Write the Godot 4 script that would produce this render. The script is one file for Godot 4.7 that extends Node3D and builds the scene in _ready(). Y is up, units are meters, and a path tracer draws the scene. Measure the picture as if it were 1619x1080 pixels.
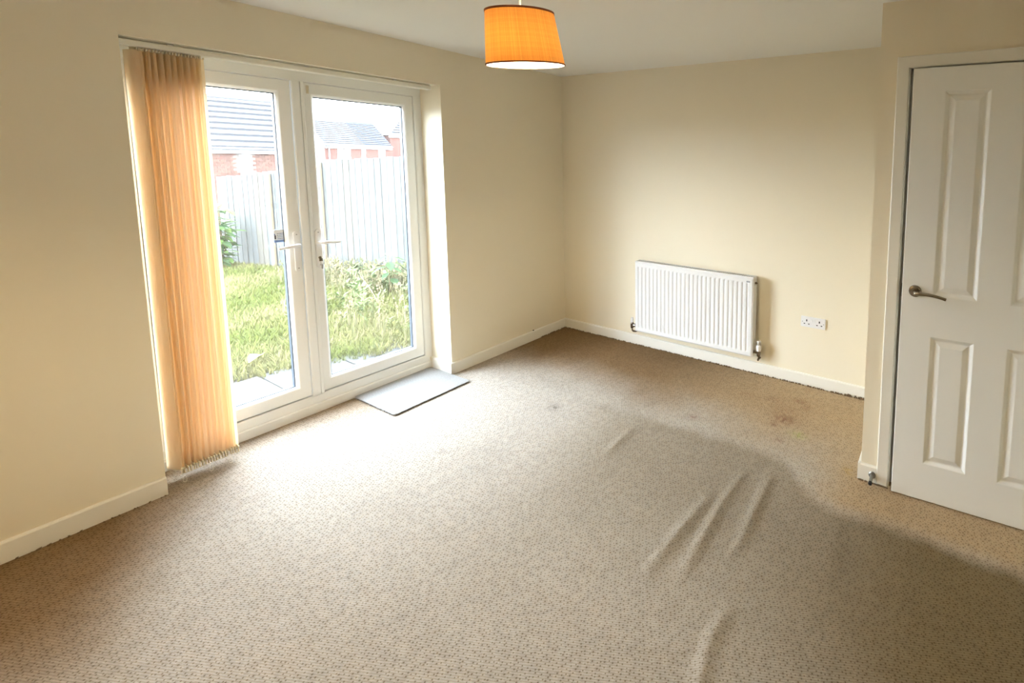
extends Node3D
# An empty living room: french doors on the left, radiator wall ahead, panelled door on the right. Units are metres, y is up.

const CEIL := 2.4
const OPEN_NEAR := 2.467      # the french door opening, along z
const OPEN_FAR := 1.105
const OPEN_TOP := 2.1445
const FRAME_X := -0.245       # inner face of the french door frame
const PART_X := 2.968         # corner of the wall that holds the panelled door
const PART_Z := 0.81

var mats := {}
var rng := RandomNumberGenerator.new()

# ------------------------------------------------------------------ mesh builder
class Mb:
	var v := PackedVector3Array()
	var n := PackedVector3Array()
	var t := PackedVector2Array()
	var c := PackedColorArray()
	var tint := Color.WHITE
	func tri(a: Vector3, b: Vector3, d: Vector3, out: Vector3) -> void:
		var g := (b - a).cross(d - a)
		if g.length_squared() < 1e-18:
			return
		var flip := g.dot(out) > 0.0
		var nn := (g if flip else -g).normalized()
		for p in ([a, d, b] if flip else [a, b, d]):
			v.push_back(p); n.push_back(nn); c.push_back(tint)
			t.push_back(Vector2(p.x + p.z, p.y))
	func quad(a: Vector3, b: Vector3, d: Vector3, e: Vector3, out: Vector3) -> void:
		tri(a, b, d, out)
		tri(a, d, e, out)
	func smooth_quad(p: Array, nn: Array) -> void:   # four corners in order, with their normals
		var g: Vector3 = (p[1] - p[0]).cross(p[2] - p[0])
		if g.length_squared() < 1e-20:
			g = (p[2] - p[0]).cross(p[3] - p[0])
		var order := [0, 2, 1, 0, 3, 2] if g.dot(nn[0] + nn[2]) > 0.0 else [0, 1, 2, 0, 2, 3]
		for k in order:
			v.push_back(p[k]); n.push_back(nn[k]); c.push_back(tint); t.push_back(Vector2(p[k].x + p[k].z, p[k].y))
	func box(lo: Vector3, hi: Vector3, b := 0.0, xf := Transform3D()) -> void:
		var m := (lo + hi) * 0.5
		var h := (hi - lo) * 0.5
		b = minf(b, minf(h.x, minf(h.y, h.z)) * 0.9)
		var P := func(sx: float, sy: float, sz: float, ax: int) -> Vector3:
			var q := Vector3(h.x - (0.0 if ax == 0 else b), h.y - (0.0 if ax == 1 else b), h.z - (0.0 if ax == 2 else b))
			return xf * (m + q * Vector3(sx, sy, sz))
		var B := xf.basis
		for s in [-1.0, 1.0]:
			quad(P.call(s, -1, -1, 0), P.call(s, 1, -1, 0), P.call(s, 1, 1, 0), P.call(s, -1, 1, 0), B * Vector3(s, 0, 0))
			quad(P.call(-1, s, -1, 1), P.call(1, s, -1, 1), P.call(1, s, 1, 1), P.call(-1, s, 1, 1), B * Vector3(0, s, 0))
			quad(P.call(-1, -1, s, 2), P.call(1, -1, s, 2), P.call(1, 1, s, 2), P.call(-1, 1, s, 2), B * Vector3(0, 0, s))
		if b <= 0.0:
			return
		for s in [-1.0, 1.0]:
			for r in [-1.0, 1.0]:
				quad(P.call(s, r, -1, 0), P.call(s, r, 1, 0), P.call(s, r, 1, 1), P.call(s, r, -1, 1), B * Vector3(s, r, 0))
				quad(P.call(s, -1, r, 0), P.call(s, 1, r, 0), P.call(s, 1, r, 2), P.call(s, -1, r, 2), B * Vector3(s, 0, r))
				quad(P.call(-1, s, r, 1), P.call(1, s, r, 1), P.call(1, s, r, 2), P.call(-1, s, r, 2), B * Vector3(0, s, r))
				for q in [-1.0, 1.0]:
					tri(P.call(s, r, q, 0), P.call(s, r, q, 1), P.call(s, r, q, 2), B * Vector3(s, r, q))
	# a mitred rectangular frame; profile points are (inset, depth); at maps (across, up, depth) to a point
	func ring(a0: float, a1: float, b0: float, b1: float, profile: Array, at: Callable, open_bottom := false) -> void:
		for k in profile.size() - 1:
			var p: Vector2 = profile[k]
			var q: Vector2 = profile[k + 1]
			var R := func(w: Vector2) -> Array:
				var low := b0 if open_bottom else b0 + w.x
				return [at.call(a0 + w.x, low, w.y), at.call(a1 - w.x, low, w.y), at.call(a1 - w.x, b1 - w.x, w.y), at.call(a0 + w.x, b1 - w.x, w.y)]
			var A: Array = R.call(p)
			var D: Array = R.call(q)
			var mid: Vector3 = at.call((a0 + a1) * 0.5, (b0 + b1) * 0.5, 0.0)
			var zdir: Vector3 = at.call(0.0, 0.0, 1.0) - at.call(0.0, 0.0, 0.0)
			for i in 4:
				if open_bottom and i == 0:
					continue
				var j := (i + 1) % 4
				var inward: Vector3 = mid - (A[i] + A[j]) * 0.5
				inward -= zdir * inward.dot(zdir)
				inward -= (A[j] - A[i]).normalized() * inward.dot((A[j] - A[i]).normalized())
				var dd := q - p
				var out := inward.normalized() * (-dd.y) + zdir * dd.x
				quad(A[i], A[j], D[j], D[i], out)
	func lathe(profile: Array, seg := 24, xf := Transform3D(), flat := false) -> void:   # (radius, y) from one end to the other; outside is to the right going up
		for k in profile.size() - 1:
			var p: Vector2 = profile[k]
			var q: Vector2 = profile[k + 1]
			var e := q - p
			var nr := Vector2(e.y, -e.x).normalized()
			for i in seg:
				var a := TAU * i / seg
				var b := TAU * (i + 1) / seg
				var da := Vector3(cos(a), 0, sin(a))
				var db := Vector3(cos(b), 0, sin(b))
				var up := Vector3(0, 1, 0)
				var na := (xf.basis * (da * nr.x + up * nr.y)).normalized()
				var nb := (xf.basis * (db * nr.x + up * nr.y)).normalized()
				smooth_quad([xf * (da * p.x + up * p.y), xf * (db * p.x + up * p.y), xf * (db * q.x + up * q.y), xf * (da * q.x + up * q.y)], [na, nb, nb, na])
	# a swept bar with an elliptical section: radii per point as Vector2 (sideways, along the hint)
	func sweep(pts: Array, radii: Array, seg := 12, hint := Vector3.UP, caps := true) -> void:
		var rows := []
		var norms := []
		for k in pts.size():
			var d: Vector3 = (pts[mini(k + 1, pts.size() - 1)] - pts[maxi(k - 1, 0)]).normalized()
			var h := hint
			if absf(h.dot(d)) > 0.98:
				h = Vector3(0.3, 0.2, 0.93).normalized()
			var side := d.cross(h).normalized()
			var up := side.cross(d).normalized()
			var rr: Vector2 = radii[mini(k, radii.size() - 1)]
			var row := []
			var nr := []
			for i in seg:
				var a := TAU * i / seg
				row.append(pts[k] + side * cos(a) * rr.x + up * sin(a) * rr.y)
				nr.append((side * cos(a) / maxf(rr.x, 1e-5) + up * sin(a) / maxf(rr.y, 1e-5)).normalized())
			rows.append(row)
			norms.append(nr)
		for k in pts.size() - 1:
			for i in seg:
				var j := (i + 1) % seg
				smooth_quad([rows[k][i], rows[k][j], rows[k + 1][j], rows[k + 1][i]], [norms[k][i], norms[k][j], norms[k + 1][j], norms[k + 1][i]])
		if caps:
			for i in seg:
				var j := (i + 1) % seg
				tri(pts[0], rows[0][i], rows[0][j], pts[0] - pts[1])
				var z := pts.size() - 1
				tri(pts[z], rows[z][i], rows[z][j], pts[z] - pts[z - 1])
	func prism(poly: PackedVector2Array, d0: float, d1: float, at: Callable) -> void:   # an outline in (across, up), from depth d0 to d1
		var idx := Geometry2D.triangulate_polygon(poly)
		var zdir: Vector3 = at.call(0.0, 0.0, 1.0) - at.call(0.0, 0.0, 0.0)
		for k in range(0, idx.size(), 3):
			var a := poly[idx[k]]
			var b := poly[idx[k + 1]]
			var d := poly[idx[k + 2]]
			tri(at.call(a.x, a.y, d1), at.call(b.x, b.y, d1), at.call(d.x, d.y, d1), zdir * (d1 - d0))
			tri(at.call(a.x, a.y, d0), at.call(b.x, b.y, d0), at.call(d.x, d.y, d0), zdir * (d0 - d1))
		var mid := Vector2.ZERO
		for p in poly:
			mid += p / poly.size()
		for i in poly.size():
			var a := poly[i]
			var b := poly[(i + 1) % poly.size()]
			var m := (a + b) * 0.5
			var o2 := Vector2(b.y - a.y, a.x - b.x)
			if o2.dot(m - mid) < 0.0:
				o2 = -o2
			var out: Vector3 = at.call(o2.x, o2.y, 0.0) - at.call(0.0, 0.0, 0.0)
			quad(at.call(a.x, a.y, d0), at.call(b.x, b.y, d0), at.call(b.x, b.y, d1), at.call(a.x, a.y, d1), out)
	func mesh() -> ArrayMesh:
		var arr := []
		arr.resize(Mesh.ARRAY_MAX)
		arr[Mesh.ARRAY_VERTEX] = v
		arr[Mesh.ARRAY_NORMAL] = n
		arr[Mesh.ARRAY_TEX_UV] = t
		arr[Mesh.ARRAY_COLOR] = c
		var am := ArrayMesh.new()
		am.add_surface_from_arrays(Mesh.PRIMITIVE_TRIANGLES, arr)
		return am

# ------------------------------------------------------------------ nodes
func part(called: String, m: Variant, material: Material, parent: Node3D = self, label := "") -> MeshInstance3D:
	var o := MeshInstance3D.new()
	o.name = called
	o.mesh = m.mesh() if m is Mb else m
	o.material_override = material
	o.cast_shadow = GeometryInstance3D.SHADOW_CASTING_SETTING_ON
	add_named(o, parent)
	if label:
		o.set_meta("label", label)
	return o

func add_named(o: Node3D, parent: Node3D) -> void:
	var base := String(o.name)
	var k := 0
	while parent.has_node(NodePath(o.name)):
		k += 1
		o.name = "%s_%03d" % [base, k]
	parent.add_child(o, true)

func thing(called: String, label: String, category: String, at := Vector3.ZERO, group := "") -> Node3D:
	var o := Node3D.new()
	o.name = called
	add_named(o, self)
	o.position = at
	tag(o, label, category, group)
	return o

func tag(o: Node3D, label: String, category: String, group := "", kind := "") -> Node3D:
	o.set_meta("label", label)
	o.set_meta("category", category)
	if group:
		o.set_meta("group", group)
	if kind:
		o.set_meta("kind", kind)
	return o

func struct(called: String, m: Variant, material: Material, label: String, category: String) -> MeshInstance3D:
	var o := part(called, m, material)
	tag(o, label, category, "", "structure")
	return o

func mat(called: String, color: Color, rough := 0.6, metal := 0.0) -> StandardMaterial3D:
	if mats.has(called):
		return mats[called]
	var m := StandardMaterial3D.new()
	m.resource_name = called
	m.albedo_color = color
	m.roughness = rough
	m.metallic = metal
	m.cull_mode = BaseMaterial3D.CULL_DISABLED
	mats[called] = m
	return m

func c8(r: int, g: int, b: int) -> Color:
	return Color8(r, g, b)

func noise_tex(freq: float, size := 512, normal := false, strength := 1.0, octaves := 3, ramp_low := -1.0) -> NoiseTexture2D:
	var n := FastNoiseLite.new()
	n.seed = 7
	n.frequency = freq
	n.fractal_octaves = octaves
	var t := NoiseTexture2D.new()
	t.width = size
	t.height = size
	t.seamless = true
	t.noise = n
	t.as_normal_map = normal
	if ramp_low >= 0.0:
		var g := Gradient.new()
		g.set_color(0, Color(ramp_low, ramp_low, ramp_low))
		g.set_color(1, Color.WHITE)
		t.color_ramp = g
	t.bump_strength = strength
	return t

func light_setup() -> void:
	var cam := Camera3D.new()
	cam.name = "camera"
	var f := 696.19            # focal length in pixels of a 1619x1080 frame, lens shifted (the verticals were straightened)
	cam.projection = Camera3D.PROJECTION_FRUSTUM
	cam.near = 0.05
	cam.far = 200.0
	cam.size = 2.0 * cam.near * 540.0 / f
	cam.frustum_offset = Vector2((809.5 - 1157.1) / f, -(540.0 - 321.15) / f) * cam.near
	cam.position = Vector3(3.2857, 1.635, 3.0697)
	cam.rotation_order = EULER_ORDER_YXZ
	cam.rotation_degrees = Vector3(-5.299, 25.904, 1.025)
	add_child(cam)
	cam.current = true
	var sky := ProceduralSkyMaterial.new()      # an even overcast
	sky.sky_top_color = Color(0.83, 0.895, 0.955)
	sky.sky_horizon_color = Color(0.905, 0.955, 1.0)
	sky.sky_curve = 0.6
	sky.ground_bottom_color = Color(0.3, 0.3, 0.28)
	sky.ground_horizon_color = Color(0.4, 0.4, 0.39)
	sky.sun_angle_max = 0.0
	var env := Environment.new()
	env.background_mode = Environment.BG_SKY
	env.sky = Sky.new()
	env.sky.sky_material = sky
	env.background_energy_multiplier = SKY
	env.tonemap_mode = Environment.TONE_MAPPER_LINEAR
	env.tonemap_exposure = 1.1
	env.sdfgi_enabled = true
	env.ssao_enabled = true
	env.ssil_enabled = true
	var we := WorldEnvironment.new()
	we.name = "environment"
	we.environment = env
	add_child(we)

const SKY := 38.0
const LAMP_ENERGY := 0.5
const FILL_LAMP := 1.5  # energy of the added fill pendant

func _ready() -> void:
	rng.seed = 20240611
	light_setup()
	make_materials()
	room()
	carpet()
	skirting()
	french_doors()
	panelled_door()
	garden()
	houses()
	fence()
	pendant(Vector3(1.799, 1.994, 1.850), "lit pendant lamp with an orange fabric drum shade in front of the far corner", LAMP_ENERGY, c8(255, 234, 200))
	pendant(Vector3(1.75, 1.994, 4.0), "orange shaded pendant lamp added unseen behind the camera as warm fill", FILL_LAMP, c8(255, 222, 170))  # unseen lamp, added to warm the left wall and lift the door
	radiator()
	socket()
	blind()
	door_mat()
	small_things()
	plants()

func make_materials() -> void:
	var wall := mat("magnolia paint", c8(240, 231, 208), 0.75)
	wall.uv1_triplanar = true
	wall.uv1_world_triplanar = true
	wall.uv1_scale = Vector3(3, 3, 3)
	wall.normal_enabled = true
	wall.normal_texture = noise_tex(0.06, 512, true, 1.2, 4)
	wall.normal_scale = 0.12
	mat("ceiling paint", c8(247, 247, 243), 0.85)
	mat("white gloss", c8(242, 240, 230), 0.35)
	mat("upvc", c8(245, 247, 246), 0.3)
	mat("door white", c8(247, 249, 247), 0.42)
	mat("radiator white", c8(230, 231, 230), 0.4)
	mat("plastic white", c8(240, 240, 240), 0.35)
	mat("gasket", c8(52, 62, 72), 0.5)
	mat("shadow gap", c8(70, 66, 58), 0.8)
	mat("dark hole", c8(25, 24, 23), 0.8)
	mat("chrome", c8(158, 150, 140), 0.2, 1.0)
	mat("old brass", c8(120, 108, 88), 0.4, 1.0)
	mat("steel", c8(170, 170, 168), 0.35, 1.0)
	mat("rubber", c8(20, 20, 22), 0.7)
	var g := mat("glass", Color(1, 1, 1, 0.04), 0.02)
	g.transparency = BaseMaterial3D.TRANSPARENCY_ALPHA

# ------------------------------------------------------------------ the room
func room() -> void:
	var wall: Material = mats["magnolia paint"]
	var T := 0.32
	var m := Mb.new()
	m.box(Vector3(-T, -0.15, -0.15), Vector3(0, CEIL, OPEN_FAR))
	m.box(Vector3(-T, -0.15, OPEN_NEAR), Vector3(0, CEIL, 5.75))
	m.box(Vector3(-T, OPEN_TOP, OPEN_FAR), Vector3(0, CEIL, OPEN_NEAR))
	m.box(Vector3(-T, -0.15, OPEN_FAR), Vector3(-0.25, -0.005, OPEN_NEAR))
	struct("wall_left", m, wall, "cream painted wall with the french door opening in it", "wall")
	m = Mb.new()
	m.box(Vector3(0, -0.15, -0.15), Vector3(4.3, CEIL, 0))
	struct("wall_back", m, wall, "cream painted wall behind the radiator and the socket", "wall")
	m = Mb.new()                                    # the cupboard wall that holds the panelled door
	m.box(Vector3(PART_X, 0, PART_Z - 0.1), Vector3(3.10, CEIL, PART_Z))
	m.box(Vector3(3.10, 2.10, PART_Z - 0.1), Vector3(3.93, CEIL, PART_Z))
	m.box(Vector3(3.93, 0, PART_Z - 0.1), Vector3(4.15, CEIL, PART_Z))
	m.box(Vector3(PART_X, 0, 0), Vector3(PART_X + 0.1, CEIL, PART_Z - 0.1))
	struct("wall_right", m, wall, "cream painted wall round the white panelled door", "wall")
	m = Mb.new()
	m.box(Vector3(4.15, -0.15, 0), Vector3(4.3, CEIL, 5.6))
	struct("wall_side", m, wall, "cream painted side wall outside the picture on the right", "wall")
	m = Mb.new()
	m.box(Vector3(0, -0.15, 5.6), Vector3(4.3, CEIL, 5.75))
	struct("wall_front", m, wall, "cream painted wall behind the camera", "wall")
	m = Mb.new()
	m.box(Vector3(-T, CEIL, -0.15), Vector3(4.3, CEIL + 0.2, 5.75))
	struct("ceiling", m, mats["ceiling paint"], "flat white painted ceiling above the pendant lamp", "ceiling")

func ruck(p: Vector2, a: Vector2, b: Vector2, w: float, h: float) -> float:
	var ab := b - a
	var t := clampf((p - a).dot(ab) / ab.length_squared(), 0.0, 1.0)
	var d := p.distance_to(a + ab * t)
	return h * exp(-d * d / (w * w)) * (0.35 + 0.65 * sin(PI * clampf(t * 0.9 + 0.05, 0.0, 1.0)))

func carpet() -> void:
	# woven loops: one picture for colour, one for height
	var N := 800
	var cells := 40
	var per := N / cells
	var col := PackedByteArray()
	var hei := PackedByteArray()
	col.resize(N * N * 3)
	hei.resize(N * N)
	var shade := PackedFloat32Array()
	var warm := PackedFloat32Array()
	for i in cells * cells:
		shade.append(rng.randf_range(0.86, 1.0))
		warm.append(rng.randf_range(-0.006, 0.006))
	var jx := PackedFloat32Array()
	var jy := PackedFloat32Array()
	for i in cells * cells:
		jx.append(rng.randf_range(-0.27, 0.27))
		jy.append(rng.randf_range(-0.27, 0.27))
	var grain := PackedFloat32Array()
	for i in 4096:
		grain.append(rng.randf_range(-1.0, 1.0))
	for y in N:
		var v := float(y) / per
		var r0 := int(floor(v - 0.5))
		for x in N:
			var u := float(x) / per
			var best := 9.0
			var k := 0
			for rr in [r0, r0 + 1]:
				var row := posmod(rr, cells)
				var off := 0.5 if row % 2 else 0.0
				var c0 := int(floor(u - 0.5 - off))
				for cc in [c0, c0 + 1]:
					var at := row * cells + posmod(cc, cells)
					var dx: float = u - off - cc - 0.5 - jx[at]
					var dy: float = v - rr - 0.5 - jy[at]
					var d := dx * dx * 1.9 + dy * dy
					if d < best:
						best = d
						k = at
			var h := smoothstep(0.02, 0.36 * (0.75 + 2.0 * (1.0 - shade[k])), sqrt(best)) * (0.86 + 0.14 * sin(u * 5.2 + v * 9.0 + 3.0 * warm[k] * 20.0))
			var g := grain[(x * 131 + y * 977 + (x * y) % 61) & 4095]
			var s := (0.60 + 0.40 * h) * (0.92 + 0.5 * (shade[k] - 0.93)) + g * 0.07  # shade in the pits between loops is put into the colour
			var w := warm[k]
			var at2 := y * N + x
			hei[at2] = clampi(int(h * 230.0 + g * 14.0), 0, 255)
			col[at2 * 3] = clampi(int(255.0 * (s + w + 0.04 * (1.0 - h))), 0, 255)
			col[at2 * 3 + 1] = clampi(int(255.0 * s), 0, 255)
			col[at2 * 3 + 2] = clampi(int(255.0 * (s - w * 1.2 - 0.07 * (1.0 - h))), 0, 255)
	var cm := mat("woven beige carpet", c8(197, 190, 181), 0.95)
	cm.albedo_texture = ImageTexture.create_from_image(Image.create_from_data(N, N, false, Image.FORMAT_RGB8, col))
	cm.heightmap_enabled = true
	cm.heightmap_texture = ImageTexture.create_from_image(Image.create_from_data(N, N, false, Image.FORMAT_L8, hei))
	cm.heightmap_scale = 0.12
	cm.vertex_color_use_as_albedo = true
	cm.metallic_specular = 0.15
	# the sheet itself, with its rucks, its dirt and painted-in daylight falloff
	var step := 0.015
	var nx := int(4.41 / step)
	var nz := int(5.6 / step)
	var big := FastNoiseLite.new()
	big.seed = 3
	big.frequency = 0.9
	var fine := FastNoiseLite.new()
	fine.seed = 11
	fine.frequency = 9.0
	var V := PackedVector3Array()
	var U := PackedVector2Array()
	var C := PackedColorArray()
	var I := PackedInt32Array()
	var stains := [
		[1.044, 1.083, 0.05, 0.035, 0.45, 0], [1.333, 0.931, 0.05, 0.05, 0.14, 0], [2.44, 0.50, 0.07, 0.05, 0.4, 1], [2.40, 0.58, 0.03, 0.03, 0.35, 1], [2.465, 0.246, 0.05, 0.03, 0.35, 1],
		[2.52, 0.30, 0.03, 0.03, 0.3, 1], [1.907, 0.752, 0.035, 0.04, 0.3, 1], [0.725, 1.591, 0.02, 0.015, 0.45, 0], [0.843, 1.689, 0.018, 0.02, 0.5, 0], [2.30, 0.30, 0.1, 0.06, 0.14, 1],
		[2.48, 0.72, 0.03, 0.03, 0.25, 1], [2.567, 0.615, 0.05, 0.035, 0.5, 2], [2.42, 0.42, 0.12, 0.13, 0.16, 1], [2.9, 0.79, 0.03, 0.05, 0.3, 3], [2.1, 0.33, 0.08, 0.04, 0.12, 1], [1.6, 0.3, 0.3, 0.1, 0.1, 0],
		[0.9, 0.85, 0.25, 0.12, 0.08, 0], [0.25, 2.35, 0.25, 0.35, 0.10, 1],
	]
	var rucks := [
		[Vector2(1.668, 1.291), Vector2(1.646, 1.02), 0.028, 0.010], [Vector2(2.30, 1.74), Vector2(2.325, 1.30), 0.026, 0.015], [Vector2(2.43, 1.68), Vector2(2.405, 1.30), 0.024, 0.014],
		[Vector2(2.405, 1.32), Vector2(2.409, 1.08), 0.022, 0.011], [Vector2(2.575, 1.49), Vector2(2.548, 1.04), 0.026, 0.015], [Vector2(2.69, 2.05), Vector2(2.645, 1.86), 0.026, 0.013], [Vector2(2.645, 1.87), Vector2(2.656, 1.74), 0.025, 0.012],
		[Vector2(2.95, 1.5), Vector2(2.93, 1.2), 0.04, 0.005],
	]
	for j in nz + 1:
		var z := j * step
		for i in nx + 1:
			var x := -0.25 + i * step
			var p := Vector2(x, z)
			var y := 0.0
			if x > 1.5 and x < 3.1 and z > 0.9 and z < 2.2:
				for r in rucks:
					y += ruck(p, r[0], r[1], r[2], r[3])
			var b := big.get_noise_2d(x, z)
			if x > 0.2 and x < PART_X - 0.1 and z > 0.2:
				y += 0.002 * b + 0.0012 * fine.get_noise_2d(x * 0.5, z * 0.5)
			V.push_back(Vector3(x, y, z))
			U.push_back(Vector2(x / 0.0172, z / 0.0112) / cells)
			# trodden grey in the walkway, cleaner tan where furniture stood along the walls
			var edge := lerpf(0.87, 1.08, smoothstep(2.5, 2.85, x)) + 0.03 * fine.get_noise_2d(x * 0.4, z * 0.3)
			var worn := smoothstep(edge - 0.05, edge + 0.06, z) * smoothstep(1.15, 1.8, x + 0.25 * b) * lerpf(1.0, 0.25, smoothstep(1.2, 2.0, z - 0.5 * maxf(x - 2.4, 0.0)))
			worn *= lerpf(0.9, 1.75, smoothstep(2.5, 3.4, x))  # wear deepened to the right, where the dimmer daylight is painted in
			# trodden pale middle, tan edges; daylight from the doors and dim corners painted in
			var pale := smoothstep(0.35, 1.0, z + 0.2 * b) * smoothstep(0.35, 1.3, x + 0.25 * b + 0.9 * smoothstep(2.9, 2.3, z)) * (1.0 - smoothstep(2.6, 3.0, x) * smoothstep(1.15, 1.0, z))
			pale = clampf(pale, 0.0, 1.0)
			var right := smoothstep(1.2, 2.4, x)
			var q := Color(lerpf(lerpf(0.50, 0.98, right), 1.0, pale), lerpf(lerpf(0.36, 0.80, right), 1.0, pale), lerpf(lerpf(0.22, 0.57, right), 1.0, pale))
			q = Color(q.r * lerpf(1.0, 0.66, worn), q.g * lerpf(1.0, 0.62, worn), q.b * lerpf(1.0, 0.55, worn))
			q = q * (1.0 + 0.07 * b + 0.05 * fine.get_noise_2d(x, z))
			for s in stains:
				var dx: float = (x - s[0]) / s[2]
				var dz: float = (z - s[1]) / s[3]
				var dd := dx * dx + dz * dz
				if dd < 4.0:
					var k: float = s[4] * exp(-dd * 1.3) * clampf(0.8 + 1.6 * fine.get_noise_2d(x * 4.0 + s[0] * 9.0, z * 4.0), 0.0, 1.3)
					if s[5] == 0: q = Color(q.r * (1 - k), q.g * (1 - k), q.b * (1 - k))
					elif s[5] == 1: q = Color(q.r * (1 - k * 0.8), q.g * (1 - k * 1.1), q.b * (1 - k * 1.1))
					elif s[5] == 2: q = Color(q.r * (1 - k * 0.1), q.g * (1 + k * 0.35), q.b * (1 - k * 0.5))
					else: q = Color(q.r, q.g * (1 - k * 0.2), q.b * (1 - k))
			q.a = 1.0
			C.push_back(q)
	for j in nz:
		for i in nx:
			var a := j * (nx + 1) + i
			I.append_array(PackedInt32Array([a, a + 1, a + nx + 2, a, a + nx + 2, a + nx + 1]))
	var arr := []
	arr.resize(Mesh.ARRAY_MAX)
	arr[Mesh.ARRAY_VERTEX] = V
	arr[Mesh.ARRAY_TEX_UV] = U
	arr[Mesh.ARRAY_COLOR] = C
	arr[Mesh.ARRAY_INDEX] = I
	var Nn := PackedVector3Array()
	Nn.resize(V.size())
	for j in nz + 1:
		for i in nx + 1:
			var at := j * (nx + 1) + i
			var l := V[at - 1] if i > 0 else V[at]
			var r := V[at + 1] if i < nx else V[at]
			var u := V[at - nx - 1] if j > 0 else V[at]
			var d := V[at + nx + 1] if j < nz else V[at]
			Nn[at] = (d - u).cross(r - l).normalized()
	arr[Mesh.ARRAY_NORMAL] = Nn
	var am := ArrayMesh.new()
	am.add_surface_from_arrays(Mesh.PRIMITIVE_TRIANGLES, arr)
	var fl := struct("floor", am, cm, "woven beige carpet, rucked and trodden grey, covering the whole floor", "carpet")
	# frayed edge where the carpet meets the skirting
	var fr := Mb.new()
	for k in 420:
		var x := rng.randf_range(0.02, PART_X)
		fray(fr, Vector3(x, 0.0, 0.017), Vector3(0, 0, 1), rng.randf_range(0.004, 0.011))
	for k in 40:
		fray(fr, Vector3(2.72 + rng.randf() * 0.2, 0.002, 0.018), Vector3(0, 0, 1), rng.randf_range(0.008, 0.018))
	for k in 90:
		fray(fr, Vector3(0.017, 0.0, rng.randf_range(0.02, 0.3)), Vector3(1, 0, 0), rng.randf_range(0.004, 0.010))
	for k in 120:
		fray(fr, Vector3(0.017, 0.0, rng.randf_range(2.47, 4.2)), Vector3(1, 0, 0), rng.randf_range(0.002, 0.006))
	for k in 60:
		fray(fr, Vector3(rng.randf_range(PART_X - 0.01, 3.11), 0.0, PART_Z + 0.017), Vector3(0, 0, 1), rng.randf_range(0.003, 0.007))
	var f := part("frayed_edge", fr, mat("carpet yarn", c8(112, 92, 68), 0.95), fl)
	f.set_meta("kind", "stuff")
	f.set_meta("label", "frayed brown carpet yarn along the skirting")

func fray(m: Mb, at: Vector3, out: Vector3, h: float) -> void:
	var side := Vector3(out.z, 0, out.x) * rng.randf_range(-1.0, 1.0) * 1.3
	var a := at + out * 0.006
	m.sweep([a, a + Vector3(0, h * 0.7, 0) - out * 0.002 + side * h * 0.4, a + Vector3(0, h, 0) - out * 0.004 + side * h], [Vector2(0.0035, 0.0035), Vector2(0.003, 0.003), Vector2(0.001, 0.001)], 5)

func skirt(m: Mb, a: Vector3, b: Vector3, out: Vector3) -> void:
	var h := 0.0875
	var t := 0.015
	var prof := [Vector2(0, 0), Vector2(t, 0), Vector2(t, h - 0.007), Vector2(t - 0.004, h - 0.001), Vector2(t - 0.006, h), Vector2(0, h)]
	for k in prof.size() - 1:
		var p: Vector2 = prof[k]
		var q: Vector2 = prof[k + 1]
		var e := q - p
		m.quad(a + out * p.x + Vector3.UP * p.y, b + out * p.x + Vector3.UP * p.y, b + out * q.x + Vector3.UP * q.y, a + out * q.x + Vector3.UP * q.y, out * e.y - Vector3.UP * e.x)
	for s in [a, b]:
		var o: Vector3 = (a - b) if s == a else (b - a)
		for k in range(1, prof.size() - 1):
			m.tri(s, s + out * prof[k].x + Vector3.UP * prof[k].y, s + out * prof[k + 1].x + Vector3.UP * prof[k + 1].y, o)

func skirting() -> void:
	var w: Material = mats["white gloss"]
	var m := Mb.new()
	skirt(m, Vector3(0, 0, OPEN_NEAR), Vector3(0, 0, 5.6), Vector3(1, 0, 0))
	struct("baseboard_left", m, w, "cream skirting board left of the vertical blind", "skirting board")
	m = Mb.new()
	skirt(m, Vector3(0, 0, 0.0), Vector3(0, 0, OPEN_FAR + 0.0145), Vector3(1, 0, 0))
	skirt(m, Vector3(FRAME_X, 0, OPEN_FAR), Vector3(0.0145, 0, OPEN_FAR), Vector3(0, 0, 1))
	struct("baseboard_corner", m, w, "white skirting board between the french doors and the far corner", "skirting board")
	m = Mb.new()
	skirt(m, Vector3(0, 0, 0), Vector3(PART_X, 0, 0), Vector3(0, 0, 1))
	struct("baseboard_back", m, w, "white skirting board running under the radiator", "skirting board")
	m = Mb.new()
	skirt(m, Vector3(PART_X - 0.0145, 0, PART_Z), Vector3(3.0478, 0, PART_Z), Vector3(0, 0, 1))
	skirt(m, Vector3(PART_X, 0, 0.015), Vector3(PART_X, 0, PART_Z + 0.0145), Vector3(-1, 0, 0))
	struct("baseboard_right", m, w, "short white skirting board carrying the metal door stop", "skirting board")
	m = Mb.new()
	skirt(m, Vector3(4.15, 0, PART_Z), Vector3(4.15, 0, 5.6), Vector3(-1, 0, 0))
	skirt(m, Vector3(0, 0, 5.6), Vector3(4.15, 0, 5.6), Vector3(0, 0, -1))
	struct("baseboard_front", m, w, "white skirting board behind the camera", "skirting board")

# ------------------------------------------------------------------ french doors
func win_at(a: float, b: float, d: float) -> Vector3:      # (along z, up, towards the room) from the frame's inner face
	return Vector3(FRAME_X + d, b, a)

func rounded(cx: float, cy: float, hw: float, hh: float, r: float, n := 5) -> PackedVector2Array:
	var p := PackedVector2Array()
	for q in 4:
		var c := Vector2(cx + (hw - r) * [1, -1, -1, 1][q], cy + (hh - r) * [1, 1, -1, -1][q])
		for i in n + 1:
			var a := PI / 2 * (q + float(i) / n)
			p.append(c + Vector2(cos(a), sin(a)) * r)
	return p

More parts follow.
